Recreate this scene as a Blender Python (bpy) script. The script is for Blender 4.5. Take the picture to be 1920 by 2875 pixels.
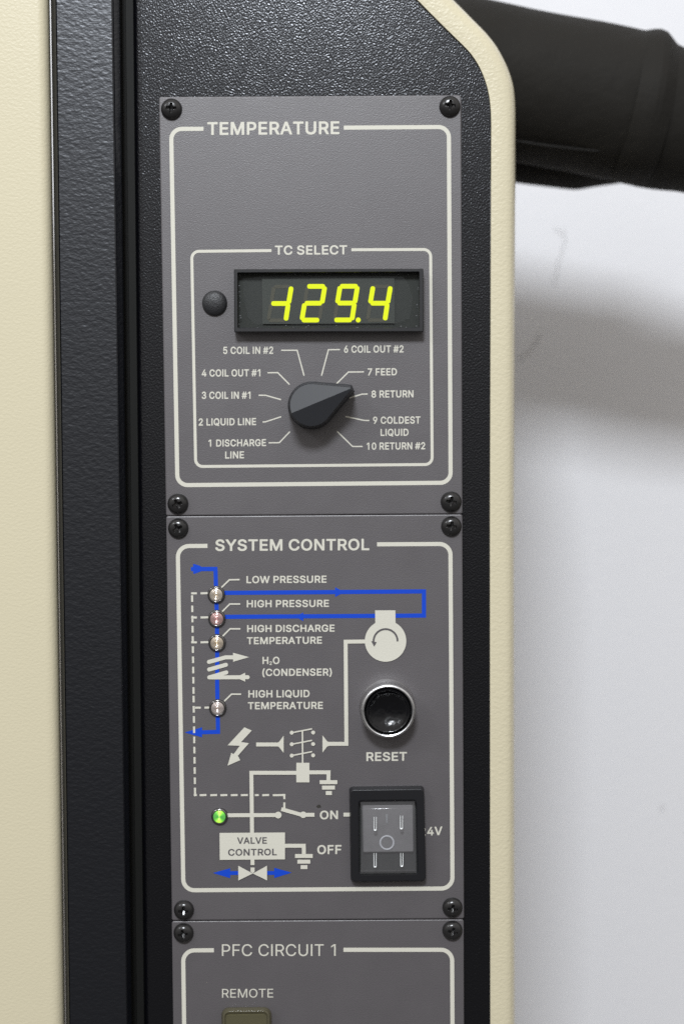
import bpy, bmesh, math, random
from mathutils import Vector, Matrix, noise
from mathutils.geometry import tessellate_polygon

for o in list(bpy.data.objects):
    bpy.data.objects.remove(o)
scene = bpy.context.scene
C = scene.collection
R = math.radians

# ------------------------------------------------------------------ camera
# The control panels stand in the plane Y = 0 and face -Y; metres throughout.
FPX, CX, CY = 4000.0, 960.0, 1437.5          # 50 mm lens, in pixels of the 1920 px wide photograph
DIST, TILT, ROLL = 0.474, R(3.4), 0.0085
fwd = Vector((0, math.cos(TILT), -math.sin(TILT)))
rt0, up0 = Vector((1, 0, 0)), Vector((0, math.sin(TILT), math.cos(TILT)))
rgt = rt0 * math.cos(ROLL) - up0 * math.sin(ROLL)
upv = up0 * math.cos(ROLL) + rt0 * math.sin(ROLL)
cam_pos = -DIST * fwd
cd = bpy.data.cameras.new('camera')
cam = bpy.data.objects.new('camera', cd)
C.objects.link(cam)
scene.camera = cam
cd.sensor_fit = 'HORIZONTAL'
cd.sensor_width = 24.0
cd.lens = 50.0
cd.clip_start, cd.clip_end = 0.02, 50
cd.dof.use_dof = True
cd.dof.focus_distance = DIST - 0.002
cd.dof.aperture_fstop = 6.3
cd.dof.aperture_blades = 7
M = Matrix((rgt, upv, -fwd)).transposed().to_4x4()
M.translation = cam_pos
cam.matrix_world = M

# ------------------------------------------------------------------ light
world = bpy.data.worlds.new('World')
scene.world = world
world.use_nodes = True
wn, wl = world.node_tree.nodes, world.node_tree.links
bg = wn['Background']
tc = wn.new('ShaderNodeTexCoord'); sx = wn.new('ShaderNodeSeparateXYZ'); cr = wn.new('ShaderNodeValToRGB')
mr = wn.new('ShaderNodeMapRange')
mr.inputs[1].default_value, mr.inputs[2].default_value = -1, 1
wl.new(tc.outputs['Generated'], sx.inputs[0]); wl.new(sx.outputs['Z'], mr.inputs[0])
wl.new(mr.outputs[0], cr.inputs[0]); wl.new(cr.outputs[0], bg.inputs[0])
cr.color_ramp.elements[0].position = 0.40; cr.color_ramp.elements[0].color = (0.15, 0.145, 0.14, 1)
cr.color_ramp.elements[1].position = 0.80; cr.color_ramp.elements[1].color = (1.0, 0.97, 0.93, 1)
bg.inputs[1].default_value = 0.85

def area(name, loc, target, sx_, sy_, power, col):
    l = bpy.data.lights.new(name, 'AREA')
    l.shape = 'RECTANGLE'; l.size, l.size_y = sx_, sy_
    l.energy = power; l.color = col
    o = bpy.data.objects.new(name, l); C.objects.link(o)
    o.location = loc
    o.rotation_euler = (Vector(target) - Vector(loc)).to_track_quat('-Z', 'Y').to_euler()
    return o
area('ceiling_lamp', (-0.12, -1.25, 0.97), (0, 0, 0.05), 0.32, 0.24, 22, (0.90, 0.95, 1.0))
area('ceiling_lamp', (-1.1, -1.0, 0.95), (0, 0, 0.05), 0.40, 0.24, 4.0, (0.92, 0.96, 1.0))

scene.view_settings.view_transform = 'Standard'
scene.view_settings.look = 'None'
scene.view_settings.exposure = 0.0
scene.view_settings.gamma = 1.0
scene.view_settings.use_curve_mapping = False
scene.cycles.use_denoising = False
scene.cycles.max_bounces = 8
scene.cycles.transparent_max_bounces = 12
scene.cycles.sample_clamp_indirect = 4.0

# ------------------------------------------------------------------ helpers
PX = DIST / FPX                               # metres per pixel on the panel plane
def at(x, y, h=0.0):
    """Point of the plane Y = -h seen at pixel (x, y) of the photograph."""
    d = fwd + rgt * ((x - CX) / FPX) - upv * ((y - CY) / FPX)
    t = (-h - cam_pos.y) / d.y
    return cam_pos + d * t

def crop(x0, y0, w):                          # pixel coordinates read off an enlarged crop (1568 px wide)
    f = w / 1568.0
    return lambda *p: (x0 + p[0] * f, y0 + p[1] * f)
c1 = crop(0, 0, 960); c2 = crop(960, 0, 960); c3 = crop(420, 640, 900); c4 = crop(500, 940, 800)
c5 = crop(440, 1360, 960); c6 = crop(440, 1900, 960); c7 = crop(440, 2400, 960)
c10 = crop(640, 730, 580); c11 = crop(750, 1020, 300); c13 = crop(560, 1620, 200 * 1568 / 1067)
c14 = crop(960, 1900, 280); c15 = crop(960, 2180, 300); c16 = crop(560, 2240, 400); c17 = crop(1400, 0, 520 * 1568 / 939)
t1 = crop(560, 320, 440); t2 = crop(590, 1490, 470); t3 = crop(680, 1590, 300)
t4 = crop(550, 960, 250); t5 = crop(940, 960, 280); t6 = crop(600, 2620, 380)
q1 = crop(440, 320, 200); q3 = crop(440, 1240, 200); q4 = crop(1160, 1240, 200); q5 = crop(1160, 320, 200)
q6 = crop(440, 1440, 200); q7 = crop(440, 2440, 200); q8 = crop(1160, 2440, 200); qb = crop(1160, 1400, 300)
qr = crop(1140, 0, 320)

ORIGIN = {}
def empty(name, loc):
    o = bpy.data.objects.new(name, None); C.objects.link(o)
    o.empty_display_size = 0.01
    o.location = loc; ORIGIN[o.name] = Vector(loc)
    return o

def tag(o, label=None, cat=None, group=None, kind=None):
    for k, v in (('label', label), ('category', cat), ('group', group), ('kind', kind)):
        if v: o[k] = v
    return o

def link(name, me, parent=None, origin=None):
    o = bpy.data.objects.new(name, me); C.objects.link(o)
    og = Vector(origin) if origin is not None else Vector((0, 0, 0))
    ORIGIN[o.name] = og
    if parent is not None:
        o.parent = parent
        o.location = og - ORIGIN[parent.name]
    else:
        o.location = og
    return o

def mesh(name, verts, faces, mats, parent=None, origin=None, smooth=None, midx=None, recalc=True):
    """World-space vertices -> one mesh object with its origin at its own middle."""
    verts = [Vector(v) for v in verts]
    if origin is None:
        lo = Vector([min(v[i] for v in verts) for i in range(3)])
        hi = Vector([max(v[i] for v in verts) for i in range(3)])
        origin = (lo + hi) / 2
    me = bpy.data.meshes.new(name)
    me.from_pydata([v - origin for v in verts], [], faces)
    for m in (mats if isinstance(mats, (list, tuple)) else [mats]):
        me.materials.append(m)
    if midx:
        for p, i in zip(me.polygons, midx): p.material_index = i
    if recalc:
        bm = bmesh.new(); bm.from_mesh(me)
        bmesh.ops.recalc_face_normals(bm, faces=bm.faces)
        bm.to_mesh(me); bm.free()
    if smooth is not None:
        for p in me.polygons: p.use_smooth = True
        me.set_sharp_from_angle(angle=R(smooth))
    me.update()
    return link(name, me, parent, origin)

class Geo:
    """Collects vertices, faces and material indices of ONE mesh."""
    def __init__(s): s.v, s.f, s.m = [], [], []
    def rings(s, rings, cap0=False, cap1=False, mi=0, closed=True):
        b = len(s.v); n = len(rings[0])
        for r in rings: s.v.extend(r)
        for i in range(len(rings) - 1):
            for j in range(n if closed else n - 1):
                k = (j + 1) % n
                s.f.append((b + i * n + j, b + i * n + k, b + (i + 1) * n + k, b + (i + 1) * n + j)); s.m.append(mi)
        if cap0: s.f.append(tuple(range(b + n - 1, b - 1, -1))); s.m.append(mi)
        if cap1:
            q = b + (len(rings) - 1) * n
            s.f.append(tuple(range(q, q + n))); s.m.append(mi)
        return s
    def flat(s, loops, h, mi=0):
        """Polygon (with holes) of pixel outlines laid on the plane at height h, facing the viewer."""
        l3 = [[Vector((x, -y, 0)) for x, y in lp] for lp in loops]
        tris = tessellate_polygon(l3)
        b = len(s.v)
        flatpts = [p for lp in loops for p in lp]
        s.v.extend(at(x, y, h) for x, y in flatpts)
        for t in tris:
            p = [flatpts[i] for i in t]
            ar = (p[1][0] - p[0][0]) * (p[2][1] - p[0][1]) - (p[2][0] - p[0][0]) * (p[1][1] - p[0][1])
            if abs(ar) < 1e-6: continue
            t = t if ar < 0 else t[::-1]
            s.f.append(tuple(b + i for i in t)); s.m.append(mi)
        return s
    def strip(s, pts, w, h, closed=False, mi=0):
        """Mitred stroke of width w (pixels) along pixel points."""
        n = len(pts); L, Rr = [], []
        for i in range(n):
            p = Vector(pts[i])
            a = Vector(pts[i - 1]) if (i > 0 or closed) else None
            b = Vector(pts[(i + 1) % n]) if (i < n - 1 or closed) else None
            d1 = (p - a).normalized() if a is not None else None
            d2 = (b - p).normalized() if b is not None else None
            if d1 is None: d1 = d2
            if d2 is None: d2 = d1
            n1, n2 = Vector((-d1.y, d1.x)), Vector((-d2.y, d2.x))
            m = n1 + n2
            m = m / max(0.3, m.dot(n1)) if m.length > 1e-6 else n1
            L.append(p + m * (w / 2)); Rr.append(p - m * (w / 2))
        b = len(s.v)
        for l, r in zip(L, Rr): s.v.append(at(l.x, l.y, h)); s.v.append(at(r.x, r.y, h))
        for i in range(n if closed else n - 1):
            j = (i + 1) % n
            s.f.append((b + 2 * i, b + 2 * j, b + 2 * j + 1, b + 2 * i + 1)); s.m.append(mi)
        return s
    def disc(s, c, r, h, n=40, mi=0):
        return s.flat([[(c[0] + r * math.cos(6.28318 * i / n), c[1] + r * math.sin(6.28318 * i / n)) for i in range(n)]], h, mi)
    def build(s, name, mats, parent=None, origin=None, smooth=None, recalc=True):
        return mesh(name, s.v, s.f, mats, parent, origin, smooth, s.m, recalc)

def round_poly(pts, radii, seg=7):
    """Fillet the corners of a closed pixel outline."""
    n = len(pts); out = []
    for i in range(n):
        p = Vector(pts[i]); a = Vector(pts[i - 1]); b = Vector(pts[(i + 1) % n])
        r = radii[i] if isinstance(radii, (list, tuple)) else radii
        if r <= 0: out.append(tuple(p)); continue
        d1, d2 = (a - p).normalized(), (b - p).normalized()
        ang = d1.angle(d2); t = r / math.tan(ang / 2)
        c = p + (d1 + d2).normalized() * (r / math.sin(ang / 2))
        s0, s1 = p + d1 * t - c, p + d2 * t - c
        a0 = math.atan2(s0.y, s0.x); da = math.atan2(s1.y, s1.x) - a0
        while da > math.pi: da -= 2 * math.pi
        while da < -math.pi: da += 2 * math.pi
        for k in range(seg + 1):
            q = a0 + da * k / seg
            out.append((c.x + r * math.cos(q), c.y + r * math.sin(q)))
    return out

def fillet_path(pts, r, seg=9):
    """Fillet the inner corners of an open pixel path."""
    n = len(pts); rad = [0] + [r] * (n - 2) + [0]
    full = round_poly(pts, rad, seg)
    return full

def inset(pts, d):
    """Shrink a closed pixel outline by d pixels."""
    n = len(pts)
    area2 = sum(pts[i][0] * pts[(i + 1) % n][1] - pts[(i + 1) % n][0] * pts[i][1] for i in range(n))
    sg = 1 if area2 > 0 else -1
    out = []
    for i in range(n):
        p = Vector(pts[i]); a = Vector(pts[i - 1]); b = Vector(pts[(i + 1) % n])
        d1, d2 = (p - a), (b - p)
        if d1.length < 1e-6: d1 = d2
        if d2.length < 1e-6: d2 = d1
        d1.normalize(); d2.normalize()
        n1, n2 = Vector((-d1.y, d1.x)) * sg, Vector((-d2.y, d2.x)) * sg
        m = n1 + n2
        m = m / max(0.4, m.dot(n1))
        q = p + m * d
        out.append((q.x, q.y))
    return out

def ring(pts, h, grow=0.0):
    p = inset(pts, grow) if grow else pts
    return [at(x, y, h) for x, y in p]

def lathe_local(profile, n=64):
    """Rings about the local -Y axis from (radius, height) pairs."""
    return [[Vector((max(r, 1e-6) * math.cos(2 * math.pi * i / n), -h, max(r, 1e-6) * math.sin(2 * math.pi * i / n))) for i in range(n)] for r, h in profile]

def lathe(name, profile, mats, parent, centre, n=64, smooth=40, cap=True, mi=None):
    g = Geo()
    rs = [[v + centre for v in r] for r in lathe_local(profile, n)]
    g.rings(rs, cap1=cap)
    if mi:
        for i in range(len(profile) - 1):
            for j in range(n): g.m[i * n + j] = mi[i]
        if cap: g.m[-1] = mi[-1]
    return g.build(name, mats, parent, origin=centre, smooth=smooth)

# ------------------------------------------------------------------ materials
def mat(name, col, rough=0.5, metal=0.0, spec=0.5, coat=0.0, bumps=(), mottle=None, rough_var=None, tint=None):
    m = bpy.data.materials.new(name); m.use_nodes = True
    nt = m.node_tree; N, L = nt.nodes, nt.links
    b = N['Principled BSDF']
    b.inputs['Base Color'].default_value = (*col, 1)
    b.inputs['Roughness'].default_value = rough
    b.inputs['Metallic'].default_value = metal
    b.inputs['Specular IOR Level'].default_value = spec
    b.inputs['Coat Weight'].default_value = coat
    if tint: b.inputs['Specular Tint'].default_value = (*tint, 1)
    b.inputs['Coat Roughness'].default_value = 0.12
    tcn = N.new('ShaderNodeTexCoord')
    prev = None
    for bp in bumps:                              # (scale, distance, strength, detail, stretch, kind)
        sc, dist, st, det, stretch, kind = bp
        mp = N.new('ShaderNodeMapping'); mp.inputs['Scale'].default_value = (sc * stretch[0], sc * stretch[1], sc * stretch[2])
        if len(stretch) > 3: mp.inputs['Rotation'].default_value = (0, stretch[3], 0)
        L.new(tcn.outputs['Object'], mp.inputs['Vector'])
        if kind == 'voronoi':
            t = N.new('ShaderNodeTexVoronoi'); t.feature = 'SMOOTH_F1'; t.inputs['Scale'].default_value = 1.0
            out = t.outputs['Distance']
        else:
            t = N.new('ShaderNodeTexNoise'); t.inputs['Scale'].default_value = 1.0
            t.inputs['Detail'].default_value = det; t.inputs['Roughness'].default_value = 0.55
            out = t.outputs['Fac']
        L.new(mp.outputs[0], t.inputs['Vector'])
        bn = N.new('ShaderNodeBump'); bn.inputs['Strength'].default_value = st; bn.inputs['Distance'].default_value = dist
        L.new(out, bn.inputs['Height'])
        if prev is not None: L.new(prev.outputs[0], bn.inputs['Normal'])
        prev = bn
    if prev is not None: L.new(prev.outputs[0], b.inputs['Normal'])
    if mottle:                                    # (scale, amount, detail): real unevenness of the coat
        sc, am, det = mottle
        t = N.new('ShaderNodeTexNoise'); t.inputs['Scale'].default_value = sc; t.inputs['Detail'].default_value = det
        L.new(tcn.outputs['Object'], t.inputs['Vector'])
        mx = N.new('ShaderNodeMix'); mx.data_type = 'RGBA'
        mx.inputs['A'].default_value = (*[c * (1 - am) for c in col], 1)
        mx.inputs['B'].default_value = (*[c * (1 + am) for c in col], 1)
        L.new(t.outputs['Fac'], mx.inputs['Factor']); L.new(mx.outputs['Result'], b.inputs['Base Color'])
    if rough_var:
        sc, lo, hi = rough_var
        t = N.new('ShaderNodeTexNoise'); t.inputs['Scale'].default_value = sc; t.inputs['Detail'].default_value = 4
        L.new(tcn.outputs['Object'], t.inputs['Vector'])
        r = N.new('ShaderNodeMapRange'); r.inputs[1].default_value = 0.3; r.inputs[2].default_value = 0.7
        r.inputs[3].default_value = lo; r.inputs[4].default_value = hi
        L.new(t.outputs['Fac'], r.inputs[0]); L.new(r.outputs[0], b.inputs['Roughness'])
    return m

def emit(name, col, strength, base=(0.02, 0.02, 0.02), rough=0.3):
    m = mat(name, base, rough)
    b = m.node_tree.nodes['Principled BSDF']
    b.inputs['Emission Color'].default_value = (*col, 1)
    b.inputs['Emission Strength'].default_value = strength
    return m

def clear(name, tint, alpha, rough=0.12, base=(0.3, 0.3, 0.3), spec=0.5):
    """Thin tinted plastic or glass: see-through with a surface of its own."""
    m = bpy.data.materials.new(name); m.use_nodes = True
    nt = m.node_tree; N, L = nt.nodes, nt.links
    b = N['Principled BSDF']; out = N['Material Output']
    b.inputs['Base Color'].default_value = (*base, 1); b.inputs['Roughness'].default_value = rough
    b.inputs['Specular IOR Level'].default_value = spec
    tr = N.new('ShaderNodeBsdfTransparent'); tr.inputs[0].default_value = (*tint, 1)
    mx = N.new('ShaderNodeMixShader'); mx.inputs[0].default_value = alpha
    L.new(tr.outputs[0], mx.inputs[1]); L.new(b.outputs[0], mx.inputs[2]); L.new(mx.outputs[0], out.inputs['Surface'])
    return m

ONE = (1, 1, 1)
plate_grey = mat('plate grey', (0.094, 0.086, 0.091), 0.43, spec=0.9, bumps=((2700, 0.00009, 0.6, 1, ONE, 'noise'),), mottle=(90, 0.08, 6), rough_var=(55, 0.40, 0.48))
fascia_black = mat('textured black', (0.002, 0.002, 0.003), 0.25, spec=0.65, tint=(0.93, 0.95, 1.0),
                   bumps=((1700, 0.00020, 0.58, 0.6, (1.1, 1, 0.95, 0.5), 'noise'),))
rail_black = mat('leathery black', (0.003, 0.0035, 0.0055), 0.33, spec=0.85, tint=(0.93, 0.95, 1.0),
                 bumps=((760, 0.00027, 0.45, 1.5, (0.75, 1, 1.25, -0.45), 'noise'),))
groove_black = mat('dark seal', (0.010, 0.010, 0.009), 0.6, spec=0.2)
cream = mat('cream coat', (0.625, 0.565, 0.405), 0.38, spec=0.4,
            bumps=((1050, 0.00024, 0.36, 1.5, (0.8, 1, 1.15, -0.3), 'noise'),), mottle=(25, 0.02, 3))
cream_rim = mat('cream rim coat', (0.625, 0.565, 0.405), 0.34, spec=0.45,
                bumps=((950, 0.00030, 0.45, 1.5, (0.9, 1, 1.1, 0.5), 'noise'),))
ink = mat('cream ink', (0.63, 0.61, 0.53), 0.5, spec=0.4, bumps=((1500, 0.00008, 0.5, 2, ONE, 'noise'),), mottle=(2500, 0.05, 2))
ink_blue = mat('blue ink', (0.004, 0.058, 0.54), 0.5, spec=0.3, mottle=(3500, 0.22, 2))
ink_grey = mat('grey ink', (0.094, 0.086, 0.091), 0.5)
screw_black = mat('black oxide', (0.022, 0.021, 0.021), 0.2, metal=0.25, spec=0.6, rough_var=(900, 0.15, 0.28))
plastic = mat('black plastic', (0.022, 0.022, 0.024), 0.36, spec=0.45, bumps=((3500, 0.00003, 0.4, 2, ONE, 'noise'),))
knob_mat = mat('knob plastic', (0.028, 0.029, 0.033), 0.47, spec=0.3, bumps=((3000, 0.00003, 0.4, 2, ONE, 'noise'),))
switch_black = mat('switch plastic', (0.012, 0.012, 0.014), 0.34, spec=0.4, bumps=((3500, 0.00003, 0.4, 2, ONE, 'noise'),))
plug_mat = mat('leathery rubber', (0.02, 0.02, 0.022), 0.42, bumps=((2100, 0.0002, 0.8, 2, ONE, 'noise'),))
chrome = mat('chrome', (0.66, 0.66, 0.67), 0.3, metal=1.0, rough_var=(700, 0.24, 0.38))
gunmetal = mat('dark chrome', (0.22, 0.215, 0.215), 0.16, metal=1.0)
collar_metal = mat('brushed collar', (0.62, 0.61, 0.61), 0.32, metal=1.0)
gloss_black = mat('glossy black', (0.003, 0.003, 0.004), 0.12, spec=0.4, bumps=((260, 0.0012, 0.35, 2, ONE, 'noise'),), rough_var=(400, 0.08, 0.3))
dark_void = mat('dark inside', (0.03, 0.032, 0.032), 0.5, mottle=(300, 0.4, 3))
rubber = mat('black foam rubber', (0.018, 0.0165, 0.0145), 0.7, spec=0.12, bumps=((60, 0.003, 0.35, 4, ONE, 'noise'),), mottle=(30, 0.2, 4))
tape_mat = mat('black tape', (0.015, 0.014, 0.013), 0.6, spec=0.2, bumps=((70, 0.004, 0.5, 3, ONE, 'noise'),))
wall_mat = mat('white wall paint', (0.83, 0.825, 0.85), 0.6, spec=0.3, bumps=((180, 0.0006, 0.25, 3, ONE, 'noise'),), mottle=(6, 0.02, 4))
scuff = clear('grey scuff', (1, 1, 1), 0.17, 0.8, (0.30, 0.29, 0.28), 0.0)

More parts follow.
